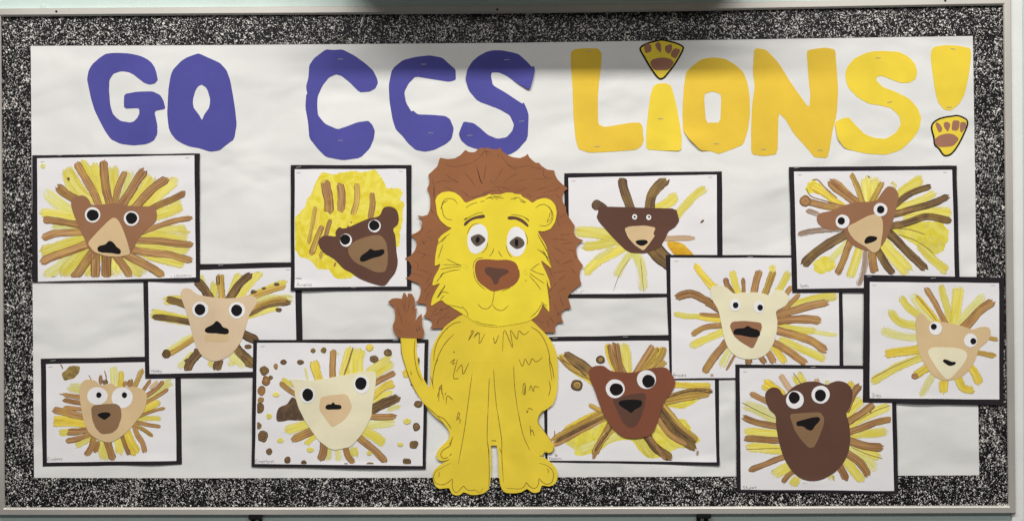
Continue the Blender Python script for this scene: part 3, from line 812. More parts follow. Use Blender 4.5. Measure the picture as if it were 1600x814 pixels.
picture((55,550), 4.4, 0, "tan lion picture with big white eyes and brown muzzle, at the lower left corner",
  [(38,45),(1000,28),(1010,768),(52,785)], [(75,82),(962,64),(972,745),(82,758)],
  strokes=[('yellow',62,[(222,245),(315,252)]),('brown',30,[(190,288),(250,300),(320,310)]),('brown',34,[(192,325),(250,338),(320,350)]),('brown',50,[(118,400),(220,415),(335,435)]),('brown',28,[(195,378),(260,385),(330,395)]),
   ('gold',55,[(120,460),(220,462),(340,480)]),('gold',36,[(125,495),(230,490),(345,505)]),('yellow',45,[(160,552),(260,548)]),('brown',42,[(225,545),(290,545),(375,532)]),('brown',38,[(212,612),(300,590),(385,560)]),('yellow',45,[(275,650),(330,615),(380,585)]),
   ('brown',42,[(350,710),(385,650),(400,600)]),('brown',34,[(412,690),(440,610)]),('yellow',60,[(495,740),(470,680),(465,610)]),('brown',52,[(540,745),(520,680),(500,610)]),('yellow',55,[(580,705),(568,595)]),
   ('gold',70,[(705,700),(655,620),(620,550)]),('brown',30,[(650,705),(620,640),(598,575)]),('brown',36,[(758,690),(740,620),(700,560),(680,480)]),('brown',26,[(862,510),(790,500),(700,480)]),('mix',28,[(812,580),(760,540),(705,505)]),
   ('yellow',32,[(865,455),(780,455),(690,460)]),('brown',22,[(895,382),(820,400),(700,445)]),('gold',50,[(860,340),(800,370),(730,410)]),('yellow',55,[(945,195),(880,245),(760,340)]),('brown',26,[(915,250),(840,300),(760,345)]),
   ('brown',30,[(885,200),(830,255),(765,300)]),('brown',24,[(800,190),(765,235),(740,270)]),('tan',24,[(845,195),(790,250)]),('mix',34,[(742,112),(715,170),(685,240)]),('tan',20,[(725,120),(700,180)]),('brown',30,[(622,195),(612,240)]),('brown',40,[(660,185),(648,240)]),
   ('gold',36,[(595,125),(590,235)]),('yellow',52,[(535,88),(548,235)]),('brown',24,[(452,155),(452,220)]),('dark',42,[(482,190),(488,220)]),('brown',20,[(218,560),(300,560)])],
  blobs=[('wash_olive',[(185,150),(210,125),(240,98),(305,100),(300,140),(265,180),(225,190),(205,195)])],
  lines=[(7,[(175,82),(184,95),(192,112)]),(6,[(478,125),(488,160),(492,190)]),(5,[(370,156),(388,188)]),(5,[(170,285),(195,290)])],
  face=[(308,250),(315,220),(345,190),(400,190),(430,205),(445,225),(530,215),(560,235),(690,238),(730,250),(765,280),(768,330),(750,400),(690,480),(640,540),(590,580),(540,610),(500,618),(430,595),(380,560),(345,500),(325,420),(310,320)],
  face_mat='tan_paper', muzzle=[(388,380),(410,362),(480,355),(560,352),(590,375),(597,440),(570,520),(530,552),(460,560),(420,520),(395,460)], muz_mat='taupe_paper', under_eyes=True,
  nose=[(432,430),(445,418),(510,413),(522,430),(500,450),(480,462),(455,450)],
  eyes=[(430,300,70,62,440,293,18,20),(600,312,73,72,616,294,18,20)], name=('Evalina',74.5,98,719.5,5,-.06),
  curls=[(240,727,75,22,3.0),(66,640,12,60,.5)], mount_st=[(83,563.3,.15)])

picture((385,520), 3.786, 2, "cream lion picture ringed by brown and yellow paint dots",
  [(42,40),(1078,38),(1062,802),(32,788)], [(65,58),(1055,60),(1043,784),(52,772)],
  strokes=[('gold',50,[(435,285),(415,220),(400,160)]),('brown',38,[(510,270),(512,170),(515,97)]),('yellow',52,[(580,260),(590,170),(618,80)]),('yellow',75,[(650,240),(660,160),(672,85)]),('yellow',75,[(735,240),(800,200),(868,160)]),
   ('brown',36,[(760,295),(820,260),(880,230)]),('gold',48,[(760,360),(820,315),(880,295)]),('dark',55,[(735,450),(830,410),(905,375)]),('yellow',30,[(760,395),(870,340)]),('yellow',26,[(830,455),(915,430)]),
   ('brown',38,[(730,495),(890,492)]),('pale',46,[(715,540),(880,532)]),('yellow',55,[(690,585),(760,610),(830,650)]),('brown',42,[(660,612),(750,685),(830,760)]),('yellow',50,[(625,670),(652,730)]),('brown',36,[(590,680),(605,730),(640,768)]),
   ('pale',34,[(540,680),(545,760)]),('yellow',34,[(490,670),(485,755)]),('brown',46,[(460,640),(452,710),(435,755)]),('yellow',48,[(222,575),(370,535)]),('brown',48,[(270,632),(405,572)]),('yellow',30,[(350,660),(415,600)]),
   ('brown',30,[(200,290),(240,325),(290,360)]),('yellow',30,[(208,272),(285,315)]),('pale',14,[(350,200),(365,280)]),('pale',16,[(540,110),(545,130)])],
  blobs=[('wash_dark',[(185,520),(180,480),(195,440),(240,420),(275,380),(330,440),(350,510),(260,515)])],
  lines=[(8,[(578,250),(610,160),(633,82)])],
  dots=[('dark',x,y,a,b_) for x,y,a,b_ in ((397,104,14,13),(458,101,17,17),(221,171,20,15),(322,172,21,15),(108,222,27,28),(145,263,14,14),(82,440,26,32),(74,546,18,20),(98,607,30,36),(137,698,19,20),(244,748,19,21),(342,764,16,14),(838,115,24,22),(757,153,26,22),(1018,418,26,20),(1007,553,22,24),(992,656,27,24),(953,758,26,22),(735,772,22,10),(590,772,12,6),(1018,165,8,20),(980,300,8,12))]
   +[('brown2',x,y,a,b_) for x,y,a,b_ in ((176,196,12,18),(120,282,25,28),(92,340,23,28),(87,395,18,18))]
   +[('gold',x,y,a,b_) for x,y,a,b_ in ((730,86,23,23),(945,240,22,26))]+[('yellow',x,y,a,b_) for x,y,a,b_ in ((178,362,20,16),(136,491,19,18),(203,632,21,18),(380,688,22,18),(951,520,25,20),(912,657,20,14),(728,708,18,14))],
  face=[(256,272),(300,271),(400,280),(500,262),(600,245),(700,225),(765,228),(770,260),(762,340),(745,430),(742,490),(690,590),(620,670),(525,690),(490,680),(425,630),(350,520),(310,440),(290,370),(285,320),(272,295)], face_smooth=False,
  face_mat='cream_paper', muzzle=[(440,378),(500,365),(580,358),(605,370),(628,438),(600,490),(570,520),(510,557),(480,520),(432,450)], muz_mat='apricot_paper',
  nose=[(470,435),(480,422),(505,418),(515,407),(528,420),(560,425),(563,445),(515,450),(475,448)],
  eyes=[(364,366,46,48,366,364,33,36),(684,303,48,54,679,297,34,37)], name=('Emerlynn',400,429,722,5),
  curls=[(560,738,120,22,3.0),(548,665,34,30,1.2)], mount_st=[(618,531.5,.04)])

picture((445,250), 3.876, 2, "tilted dark brown lion picture on a solid yellow painted mane",
  [(38,32),(768,32),(768,785),(38,790)], [(62,58),(735,55),(740,765),(62,772)],
  blobs=[('wash_dense',[(225,80),(300,88),(360,75),(420,68),(480,75),(545,62),(590,110),(620,165),(660,172),(705,175),(715,205),(700,235),(725,270),(712,330),(720,370),(700,420),(695,515),(640,540),(600,560),(400,712),(310,715),(270,670),(210,660),(140,600),(90,585),(66,540),(66,350),(120,290),(140,240),(165,200)])],
  strokes=[('brown2',60,[(245,125),(265,230),(272,325)]),('brown',48,[(328,140),(345,220),(348,320)]),('mix',36,[(438,140),(438,240),(415,335)]),('brown',34,[(530,200),(532,270),(515,360)]),('mix',26,[(190,280),(172,370),(148,510)]),('gold',26,[(208,300),(195,420)]),
   ('brown',34,[(232,398),(195,480),(160,580)]),('mix',30,[(215,420),(190,500),(170,560)]),('brown2',28,[(280,358),(255,450),(245,480)]),('mix',22,[(222,550),(218,600)]),('gold',20,[(250,120),(215,145)]),('brown2',14,[(300,645),(310,620)])],
  dots=[('brown2',385,405,7,9),('dark',404,378,5,5)],
  face=[(205,500),(225,465),(260,458),(310,462),(308,440),(320,418),(335,408),(350,415),(380,410),(450,380),(510,355),(560,345),(580,330),(600,290),(640,283),(675,300),(690,340),(685,390),(658,418),(670,460),(678,560),(685,620),(670,680),(640,720),(605,760),(540,750),(450,715),(400,680),(360,660),(300,600),(230,555)],
  face_mat='choc_paper', muzzle=[(385,540),(400,515),(440,485),(570,455),(600,475),(620,520),(612,670),(560,680),(500,655),(430,620),(395,580)], muz_mat='taupe_paper', muz_smooth=True,
  nose=[(456,600),(465,580),(500,555),(520,538),(545,548),(600,542),(605,560),(585,580),(530,595),(480,615),(460,612)],
  solo=True,
  eyes=[(372,486,36,40,368,482,31,31),(545,400,38,38,542,397,32,31)], name=('Amelia',464,488,447,5),
  curls=[(470,455,62,22,3.0)], mount_st=[(467,261.5,.2),(553,449,.0)])

picture((870,260), 3.786, 0, "dark brown lion picture with tiny eyes and two horn-like dark strokes",
  [(44,42),(976,30),(982,770),(50,780)], [(68,68),(946,50),(950,750),(80,755)],
  strokes=[('yellow',62,[(712,165),(660,205),(600,250)]),('yellow',46,[(888,125),(800,190),(705,300)]),('yellow',62,[(108,385),(200,388),(320,415)]),('yellow',52,[(148,475),(250,462),(350,440)]),('yellow',52,[(162,640),(260,550),(395,480)]),
   ('yellow',28,[(222,550),(300,500)]),('pale',44,[(350,660),(385,590),(430,520)]),('yellow',52,[(462,510),(500,620),(508,735)]),('tan',32,[(620,426),(815,425)]),('dark',54,[(385,68),(400,140),(435,250)]),
   ('dark',60,[(655,72),(600,120),(562,180),(548,250)]),('dark',92,[(550,470),(650,555),(760,650)]),('dark',14,[(850,335),(868,318)])],
  blobs=[('wash_ochre',[(650,450),(690,444),(740,455),(770,480),(810,530),(700,525)]),('wash_dark',[(205,225),(220,203),(238,198),(265,210),(300,240),(255,252),(235,260),(212,250)])],
  lines=[(3,[(430,545),(370,640),(335,735)]),(3,[(495,540),(505,650),(515,740)])],
  face=[(240,240),(285,238),(500,245),(705,250),(725,322),(700,360),(660,385),(640,430),(610,480),(560,500),(520,515),(440,512),(400,490),(330,420),(250,330),(235,300),(245,270)], face_smooth=False,
  face_mat='choc_paper', muzzle=[(400,368),(430,355),(520,350),(585,362),(570,400),(580,410),(545,460),(512,500),(460,465),(420,420)],
  nose=[(465,445),(480,437),(530,437),(538,450),(520,465),(500,470),(475,460)],
  eyes=[(460,299,15,16,460,299,6,6),(543,302,15,16,545,299,6,6)], name=('Elijah',894,916,458,5), curls=[(960,467,80,16,1.8),(1128,330,12,50,.8)])

picture((1030,390), 3.786, 1, "cream lion picture with a brown muzzle and long brown and yellow rays",
  [(38,32),(1080,32),(1090,760),(62,770)], [(65,48),(1060,50),(1065,750),(75,762)],
  strokes=[('gold',42,[(212,82),(250,140),(325,225)]),('brown',36,[(390,165),(402,210),(435,265)]),('yellow',40,[(430,120),(445,190),(468,260)]),('brown',24,[(497,165),(500,260)]),('brown',44,[(590,122),(572,190),(555,262)]),
   ('yellow',34,[(662,88),(668,150)]),('mix',44,[(675,125),(655,190),(620,268)]),('yellow',40,[(768,128),(740,180),(700,250)]),('brown',30,[(782,215),(740,275)]),('brown',28,[(830,262),(750,340)]),
   ('yellow',42,[(1052,275),(920,288),(800,318)]),('pale',20,[(1050,290),(900,310)]),('brown',46,[(1000,312),(860,340),(690,385)]),('brown',50,[(955,420),(840,408),(690,418)]),('yellow',40,[(930,480),(830,475),(740,455)]),('pale',24,[(1055,505),(950,490)]),
   ('brown',48,[(992,600),(880,530),(685,475)]),('yellow',42,[(985,652),(880,600),(740,545)]),('brown',44,[(870,675),(780,610),(660,545)]),('gold',40,[(748,670),(680,585)]),('brown',40,[(682,670),(640,595)]),('brown',34,[(628,672),(590,625)]),
   ('brown',42,[(528,680),(528,635)]),('brown',16,[(395,712),(445,625)]),('yellow',40,[(362,700),(415,600)]),('brown',46,[(262,725),(320,640),(390,550)]),('yellow',42,[(182,575),(280,530),(380,485)]),('brown',32,[(190,505),(270,460),(365,448)]),
   ('yellow',30,[(82,378),(160,390),(220,395)]),('gold',34,[(230,395),(290,405),(360,412)]),('brown',22,[(238,380),(355,388)]),('brown',46,[(97,285),(180,262),(265,292)]),('brown2',46,[(270,300),(310,325),(355,352)]),('pale',20,[(330,200),(345,215)]),('dry',24,[(300,742),(320,740)])],
  face=[(305,225),(330,212),(380,215),(410,235),(440,258),(500,252),(600,255),(650,268),(680,240),(720,240),(750,260),(768,290),(745,330),(690,365),(697,420),(690,500),(660,580),(620,625),(560,645),(480,640),(420,600),(385,530),(365,430),(345,350),(310,290)],
  face_mat='cream_paper', muzzle=[(415,450),(430,425),(500,420),(600,430),(607,460),(580,530),(552,587),(480,545),(440,510)], muz_mat='mid_brown_paper',
  nose=[(437,485),(450,468),(500,462),(520,450),(545,462),(590,480),(593,505),(570,518),(480,505),(440,498)],
  eyes=[(447,328,32,35,450,328,17,18),(588,340,31,34,595,342,17,17)], name=('Brooks',1051,1072,588,5), mount_st=[(1172,401.5,.0)], curls=[(1100,596,10,10,.0001)])

picture((840,515), 3.7, 0, "rusty brown lion picture with large eyes, beside the legs of the big paper lion",
  [(25,42),(1045,25),(1052,782),(45,765)], [(55,68),(1018,60),(1033,763),(58,755)],
  blobs=[('wash_yellow',[(165,655),(200,600),(250,580),(340,560),(400,520),(480,600),(560,620),(640,610),(690,560),(760,520),(850,520),(900,590),(935,630),(920,655),(800,690),(720,730),(650,742),(590,700),(540,640),(430,650),(350,700),(220,725),(210,690)]),
   ('wash_yellow',[(730,430),(800,425),(900,400),(940,395),(850,450),(760,445)])],
  strokes=[('gold',34,[(125,140),(190,215),(300,290)]),('dark',70,[(150,140),(225,190),(320,265)]),('mix',30,[(130,150),(200,225),(300,278)]),('brown',58,[(425,75),(440,150),(478,245)]),('mix',30,[(455,75),(470,160),(490,245)]),('yellow',52,[(500,75),(510,160),(522,245)]),
   ('mix',60,[(685,100),(640,170),(580,245)]),('mix',40,[(735,95),(720,150),(650,225)]),('mix',36,[(742,180),(690,220)]),('mix',50,[(1000,360),(900,378),(750,410)]),('gold',34,[(1000,322),(900,322),(790,318)]),('brown',18,[(1012,352),(900,345),(780,380)]),
   ('mix',50,[(390,480),(260,545),(85,640)]),('brown',32,[(390,510),(250,580),(90,670)]),('mix',46,[(440,560),(370,640),(325,720)]),('brown',22,[(400,560),(360,640),(320,745)]),('mix',44,[(730,445),(820,560),(925,640)]),('dark',48,[(705,480),(790,590),(915,690)]),('dark',50,[(620,600),(680,680),(775,748)]),
   ('brown2',26,[(455,80),(468,160),(485,240)]),('gold',30,[(400,80),(415,160),(450,240)]),('brown',34,[(665,90),(620,160),(570,240)]),('gold',30,[(715,100),(660,190)]),('mix',30,[(1000,340),(900,352),(770,385)]),('dark',16,[(1010,362),(900,350),(760,385)]),
   ('gold',40,[(380,470),(270,520),(150,590)]),('dark',20,[(395,500),(255,565),(100,650)]),('dark',16,[(430,560),(365,650),(330,700)]),('brown',30,[(700,520),(760,600),(860,665)]),('dark',18,[(740,480),(820,580),(915,650)]),('brown2',24,[(640,610),(690,680),(740,745)]),('yellow',50,[(480,600),(330,660),(230,700)]),('yellow',50,[(600,640),(640,700),(660,735)]),('yellow',60,[(700,560),(800,640),(900,650)]),('mix',28,[(295,430),(340,455),(370,470)]),('dry',20,[(925,695),(920,725)]),('dry',18,[(100,715),(112,730)])],
  dots=[('dark',363,172,26,24),('mix',363,172,12,11),('dark',228,318,35,32),('mix',228,318,20,18)],
  face=[(300,230),(320,212),(380,208),(420,235),(500,245),(560,245),(640,225),(740,218),(770,250),(795,300),(780,350),(740,400),(715,460),(690,540),(660,600),(600,622),(530,625),(480,610),(420,550),(370,460),(330,350),(302,280)],
  face_mat='rust_paper', face_off=3.6, muzzle=[(430,400),(470,390),(540,370),(625,362),(620,430),(590,520),(560,562),(520,560),(490,530),(460,470)], muz_mat='choc_paper',
  nose=[(467,420),(480,408),(590,405),(603,415),(595,440),(560,460),(540,478),(520,465),(480,440)],
  lines=[(5,[(108,150),(180,225),(290,285)]),(4,[(430,100),(450,170),(465,230)]),(5,[(1005,345),(900,338),(760,372)]),(6,[(385,495),(260,550),(110,630)]),(6,[(700,480),(790,590),(900,680)]),(6,[(640,610),(700,700),(770,750)]),(6,[(430,560),(370,640),(322,740)]),(4,[(98,580),(98,615)])],
  eyes=[(447,340,55,54,455,343,38,37),(629,286,56,54,640,296,37,38)], name=('Naomi',858,878,718,5),
  curls=[(1122,728,90,20,3.4)], mount_st=[(867,528.5,.04),(977,526,.0)])

picture((1220,250), 3.786, 2, "brown lion picture with one tall ear and tan muzzle, at the upper right",
  [(46,43),(1038,35),(1055,778),(66,786)], [(76,70),(1010,60),(1028,750),(96,762)],
  blobs=[('wash_dense',[(150,165),(185,118),(230,140),(262,180),(255,210),(200,200),(155,195)]),('wash_ochre',[(185,180),(225,165),(258,185),(250,205),(200,198)]),('wash_yellow',[(640,400),(780,370),(960,380),(990,430),(950,540),(905,560),(840,520),(700,450)]),('wash_yellow',[(200,600),(260,570),(310,590),(320,630),(250,670),(195,655)])],
  strokes=[('gold',40,[(170,150),(240,190),(360,275)]),('yellow',70,[(500,100),(512,160),(525,240)]),('yellow',60,[(560,110),(545,230)]),('yellow',60,[(840,105),(760,160),(690,225)]),('yellow',40,[(915,190),(820,240),(690,290)]),('yellow',56,[(1015,312),(900,312),(760,330)]),
   ('yellow',50,[(985,665),(920,610),(840,530)]),('yellow',70,[(765,665),(690,600),(600,490)]),('yellow',44,[(405,700),(430,610),(455,520)]),('yellow',40,[(280,600),(330,550),(400,480)]),('yellow',40,[(650,150),(680,145)]),
   ('brown',50,[(280,128),(340,180),(440,245)]),('brown',26,[(300,120),(345,145),(392,190)]),('brown',42,[(130,238),(220,265),(350,285)]),('dry',34,[(148,298),(190,312),(225,325)]),('mix',34,[(412,82),(440,140),(478,245)]),('mix',36,[(600,128),(570,190),(535,245)]),
   ('dark',38,[(885,155),(790,185),(670,265)]),('dark',42,[(992,212),(860,270),(650,322)]),('dark',42,[(1010,365),(870,335),(750,370),(630,392)]),('dark',52,[(860,650),(770,560),(630,430)]),('dark',44,[(660,675),(610,600),(570,530)]),('brown2',48,[(548,670),(540,610),(540,530)]),
   ('dry',38,[(455,745),(490,650),(500,530)]),('brown2',42,[(330,680),(370,590),(405,490)]),('dark',54,[(118,620),(230,530),(385,435)]),('dry',36,[(98,440),(200,418),(370,412)]),('brown2',20,[(660,320),(780,290)])],
  dots=[('brown2',140,245,34,34)],
  lines=[(6,[(185,118),(215,118),(260,165),(330,225)]),(5,[(150,170),(170,210),(250,240),(340,262)]),(3,[(640,405),(750,410),(850,440)]),(3,[(690,440),(800,480),(900,550)])],
  face=[(210,340),(225,318),(300,300),(370,270),(440,252),(560,240),(590,200),(630,158),(665,165),(692,205),(680,280),(660,360),(635,430),(600,500),(555,535),(480,530),(420,500),(385,460),(370,414),(300,412),(240,395),(215,370)],
  face_mat='mid_brown_paper', muzzle=[(392,400),(440,370),(545,322),(590,340),(600,400),(590,480),(578,530),(545,548),(500,515),(430,470)], muz_smooth=True,
  nose=[(490,485),(500,462),(520,450),(565,458),(560,475),(510,494),(495,494)],
  eyes=[(361,365,41,41,354,361,22,22),(585,295,41,40,586,295,23,23)], name=('Seth',1249,1263,449,5),
  mount_st=[(1244,262.8,.1)], curls=[(1420,262,60,14,1.4)])

picture((1335,420), 3.698, 3, "tan lion picture with cream muzzle and yellow rays, overlapping the right border strip",
  [(52,35),(862,50),(858,785),(45,768)], [(85,75),(830,82),(832,752),(85,745)],
  strokes=[('yellow',40,[(262,160),(295,215),(365,270)]),('yellow',44,[(328,145),(370,210),(465,305)]),('gold',34,[(355,155),(420,235),(480,305)]),('yellow',38,[(495,90),(520,180),(548,320)]),('yellow',56,[(595,97),(590,190),(575,325)]),('yellow',48,[(748,152),(680,230),(600,330)]),
   ('yellow',44,[(198,240),(250,300),(360,335)]),('yellow',44,[(145,345),(230,375),(360,402)]),('gold',52,[(165,495),(250,480),(370,462)]),('yellow',44,[(92,655),(220,580),(375,510)]),('gold',46,[(340,622),(380,595),(425,565)]),('pale',40,[(378,740),(410,680),(450,605)]),
   ('gold',52,[(508,720),(515,635)]),('gold',46,[(688,702),(620,690),(590,630)]),('gold',44,[(722,668),(690,600),(655,560)]),('mix',32,[(812,502),(760,492),(700,480)]),('mix',26,[(825,405),(765,395)]),
   ('brown',32,[(405,108),(460,190),(525,315)]),('brown',52,[(798,185),(720,240),(620,345)]),('pale',20,[(190,235),(215,260)])],
  dots=[('brown2',345,618,20,18)],
  lines=[(4,[(350,150),(420,230),(470,300)]),(4,[(395,105),(450,190),(515,300)]),(4,[(95,632),(220,565),(370,500)])],
  face=[(350,285),(370,255),(395,262),(430,300),(500,305),(600,325),(680,348),(720,335),(770,338),(782,375),(760,420),(715,460),(690,530),(640,600),(590,630),(520,642),(460,620),(410,560),(370,490),(355,400)],
  face_mat='tan_paper', muzzle=[(420,480),(435,457),(520,452),(620,465),(645,490),(635,530),(580,600),(535,635),(500,610),(450,540)], muz_mat='cream_paper', muz_smooth=True,
  nose=[(505,530),(515,520),(560,535),(578,535),(578,548),(545,558),(520,545)],
  eyes=[(463,342,37,39,453,333,17,18),(665,412,38,40,680,417,17,18)], name=('Trey',1361,1376,619.5,5),
  mount_st=[(1457,434.5,.1),(1357,432,.1),(1550,433,.1)], curls=[(1432,633,50,20,2.6),(1565,500,12,60,.8)])

picture((1135,560), 3.7018, 2, "big dark brown round-headed lion picture overlapping the bottom border strip",
  [(50,33),(975,42),(992,778),(58,768)], [(75,55),(950,62),(967,762),(82,755)],
  strokes=[('gold',62,[(205,138),(250,165),(300,200)]),('brown',34,[(133,198),(180,222),(235,248)]),('tan',36,[(310,92),(345,145),(380,200)]),('yellow',62,[(402,82),(440,160)]),('tan',32,[(520,112),(520,160)]),('pale',40,[(560,140),(600,150)]),('gold',44,[(718,128),(715,175)]),
   ('brown',44,[(772,150),(738,195),(700,270)]),('yellow',58,[(90,262),(190,300),(300,360)]),('brown',36,[(90,335),(180,368),(310,392)]),('yellow',42,[(95,418),(300,432)]),('brown',38,[(102,462),(200,465),(310,468)]),('yellow',52,[(110,515),(320,518)]),
   ('brown',34,[(128,645),(240,600),(345,565)]),('yellow',55,[(265,672),(310,650),(380,615)]),('brown',30,[(322,715),(350,680),(390,645)]),('yellow',44,[(372,738),(415,680)]),('yellow',70,[(775,225),(740,270),(690,320)]),('yellow',46,[(945,272),(830,320),(700,385)]),
   ('brown',42,[(850,258),(780,315),(690,370)]),('brown',38,[(960,345),(840,375),(700,425)]),('yellow',46,[(930,418),(820,428),(700,430)]),('brown',48,[(903,515),(820,505),(695,470)]),('yellow',46,[(890,570),(800,540),(700,505)]),('yellow',60,[(862,640),(780,575),(710,520)]),
   ('brown',44,[(822,678),(770,600),(680,530)]),('yellow',50,[(790,712),(740,650),(680,580)]),('brown',42,[(692,700),(650,610)]),('yellow',54,[(592,695),(605,660)])],
  dots=[('brown2',830,307,6,6)],
  lines=[(3,[(88,252),(180,300),(280,345)]),(3,[(385,80),(430,145)]),(3,[(945,268),(860,300),(760,355)]),(3,[(900,576),(800,545),(720,510)]),(3,[(110,522),(310,515)]),(3,[(622,705),(612,670)])],
  face=[(222,220),(228,190),(260,166),(300,172),(330,210),(380,165),(450,135),(520,132),(580,150),(600,140),(640,128),(690,140),(722,175),(725,220),(710,280),(690,310),(705,370),(712,430),(710,500),(690,570),(650,630),(600,670),(540,698),(480,703),(430,690),(380,650),(330,570),(300,470),(285,380),(280,325),(245,290)],
  face_mat='choc_paper', muzzle=[(365,335),(370,318),(440,312),(540,308),(562,340),(560,380),(530,460),(505,508),(475,515),(430,470),(390,410)], muz_mat='taupe_paper',
  nose=[(403,365),(430,355),(520,335),(537,342),(535,358),(510,385),(490,412),(465,408),(440,390),(405,385)],
  eyes=[(393,237,52,52,388,225,32,34),(541,207,53,52,541,211,33,34)], name=('Stuart',1160,1182,763,5), mount_st=[(1270,573.5,.1)], curls=[(1264,752,40,12,1.0)])

# ------------------------------------------------------------------ the big lion cutout
LH, LBo, LF, LT, LE, LM, LC = T((600,220), 2.7121), T((600,440), 2.394), T((660,640), 5.8136), T((600,440), 4.525), T((660,280), 5.8136), T((660,220), 6.667), T((740,480), 5.087)
lion = thing('paper_lion', 770, 770, 5, "large yellow paper lion with a brown mane standing in the middle of the board", "lion cutout")
b0 = 4.6
lc = curl_fn([(640, 500, 30, 60, 1.5), (905, 390, 30, 80, 1.2), (675, 620, 60, 90, .8)])
sheet('mane', soft(LH([(237,73),(270,79),(300,76),(325,62),(345,40),(362,50),(385,50),(403,33),(415,30),(428,35),(438,30),(458,37),(480,38),(493,30),(500,45),(520,60),(545,71),(575,75),(595,68),(609,57),(615,70),(630,85),(642,94),(657,95),(668,108),(690,123),(722,127),(724,145),(735,165),(755,185),(779,203),(763,215),(755,240),(758,262),(771,282),(771,300),(780,320),(795,342),(809,362),(803,380),(808,400),(820,412),(846,423),(828,432),(815,450),(815,475),(822,500),(844,530),(832,545),(828,565),(830,590),(837,607),(812,625),(793,640),(779,660),(784,680),(793,710),(768,712),(753,725),(750,745),(761,771),(742,768),(728,778),(724,795),(728,812),
  (600,812),(400,812),(330,790),(195,795),(205,780),(203,762),(190,752),(165,745),(178,732),(182,710),(178,692),(132,685),(145,675),(155,650),(158,625),(148,605),(90,582),(108,575),(118,560),(118,535),(110,515),(88,498),(112,488),(132,465),(140,440),(135,420),(112,397),(132,393),(152,380),(163,360),(160,335),(140,317),(165,320),(186,314),(196,290),(197,250),(193,225),(183,203),(191,190),(194,170),(188,145),(205,130),(228,108)]), .08), b0, M['mane_brown'], lion, curl=lc)
tail_edge = LT([(325,745),(290,700),(262,640),(243,560),(230,480),(230,395),(176,385),(120,395),(122,440),(127,490),(142,560),(170,640),(200,720),(250,810)])
body = LBo([(304,120),(264,140),(227,169),(201,206),(185,238),(177,275),(175,317),(174,360)]) + tail_edge + LBo([(160,468),(185,495)]) + \
  LF([(60,0),(120,60),(200,130),(245,195),(240,260),(160,340),(128,400),(140,445),(180,462),(250,445),(330,440),(500,330),(628,322),(680,322),(820,420),(1090,408),(1105,383),(1150,392),(1188,372),(1200,330),(1170,280),(1100,190),(1055,120),(1052,70),(1085,20)]) + \
  LC([(625,775),(652,715),(666,640),(668,500),(665,400),(640,310),(590,230),(520,160),(455,100),(380,70),(200,60)])
sheet('body', cr(body, 2), b0+.35, M['lion_yellow'], lion, curl=lc)
# the two front legs with their feet
legL = LBo([(318,296),(360,294),(400,293),(403,300),(405,420),(404,540)]) + LF([(622,320),(626,400),(622,600),(600,715),(560,750),(500,765),(440,767),(375,742),(345,765),(300,770),(265,750),(243,705),(160,712),(115,680),(97,600),(110,540),(200,470),(275,430)]) + LBo([(285,570),(305,460),(314,380)])
legR = LBo([(404,297),(440,294),(480,291),(488,297),(492,360),(505,440),(530,545),(560,640)]) + LF([(1100,425),(1150,460),(1210,520),(1229,585),(1210,660),(1150,690),(1085,682),(1065,735),(1020,748),(985,738),(950,712),(900,742),(800,752),(740,738),(705,670),(692,500),(690,400),(676,320)]) + LBo([(424,540),(410,420)])
sheet('front_leg', cr(legL, 2), b0+.85, M['lion_yellow'], lion, curl=lc)
sheet('front_leg', cr(legR, 2), b0+.72, M['lion_yellow'], lion, curl=lc)
sheet('tail_tuft', soft(LT([(100,395),(70,350),(62,310),(80,270),(82,220),(70,175),(45,155),(28,142),(60,118),(100,115),(128,122),(140,75),(155,85),(170,118),(170,82),(200,85),(218,120),(221,160),(226,195),(236,184),(229,225),(224,280),(240,250),(268,222),(270,260),(272,310),(286,350),(282,390),(265,402),(200,398)]), .12), b0+.75, M['mane_brown'], lion, curl=lc)
head = [(222,280),(218,255),(225,235),(245,220),(275,215),(300,220),(325,238),(345,265),(370,255),(400,243),(430,236),(447,226),(457,231),(470,228),(490,229),(520,220),(545,221),(553,226),(580,228),(586,238),(610,250),(628,265),(650,250),(680,243),(705,250),(725,272),(732,305),(725,345),(705,375),(675,385),(650,382),(665,410),(680,432),(690,455),(700,500),(710,542),(690,525),(666,506),(668,520),(685,555),(700,590),(706,628),(700,620),(688,600),(694,640),(700,690),(700,726),(688,712),(672,688),(668,705),(650,740),(620,760),(590,770),(520,782),(460,788),(400,778),(352,745),(300,712),(262,690),(243,672),(198,702),(205,665),(222,630),(240,602),(204,615),(212,580),(232,545),(241,520),(215,532),(218,490),(226,445),(233,425),(229,420),(245,400),(290,370),(270,365),(240,340),(225,310)]
sheet('head', soft(LH(head), .2), b0+1.3, M['lion_head_yellow'], lion, curl=lc)
h0 = b0+1.6
mz = sheet('muzzle', cr(LH([(386,530),(395,508),(430,502),(480,505),(530,505),(560,520),(571,550),(568,590),(545,615),(500,630),(460,637),(430,620),(400,595),(388,565)]), 3), h0, M['muzzle_brown'], lion)
nose_o = sheet('nose', soft(LH([(426,540),(440,534),(480,540),(520,543),(532,555),(515,565),(490,580),(482,605),(468,610),(455,580),(430,562)]), .2), h0+.3, M['choc_paper'], mz, thick=.2)
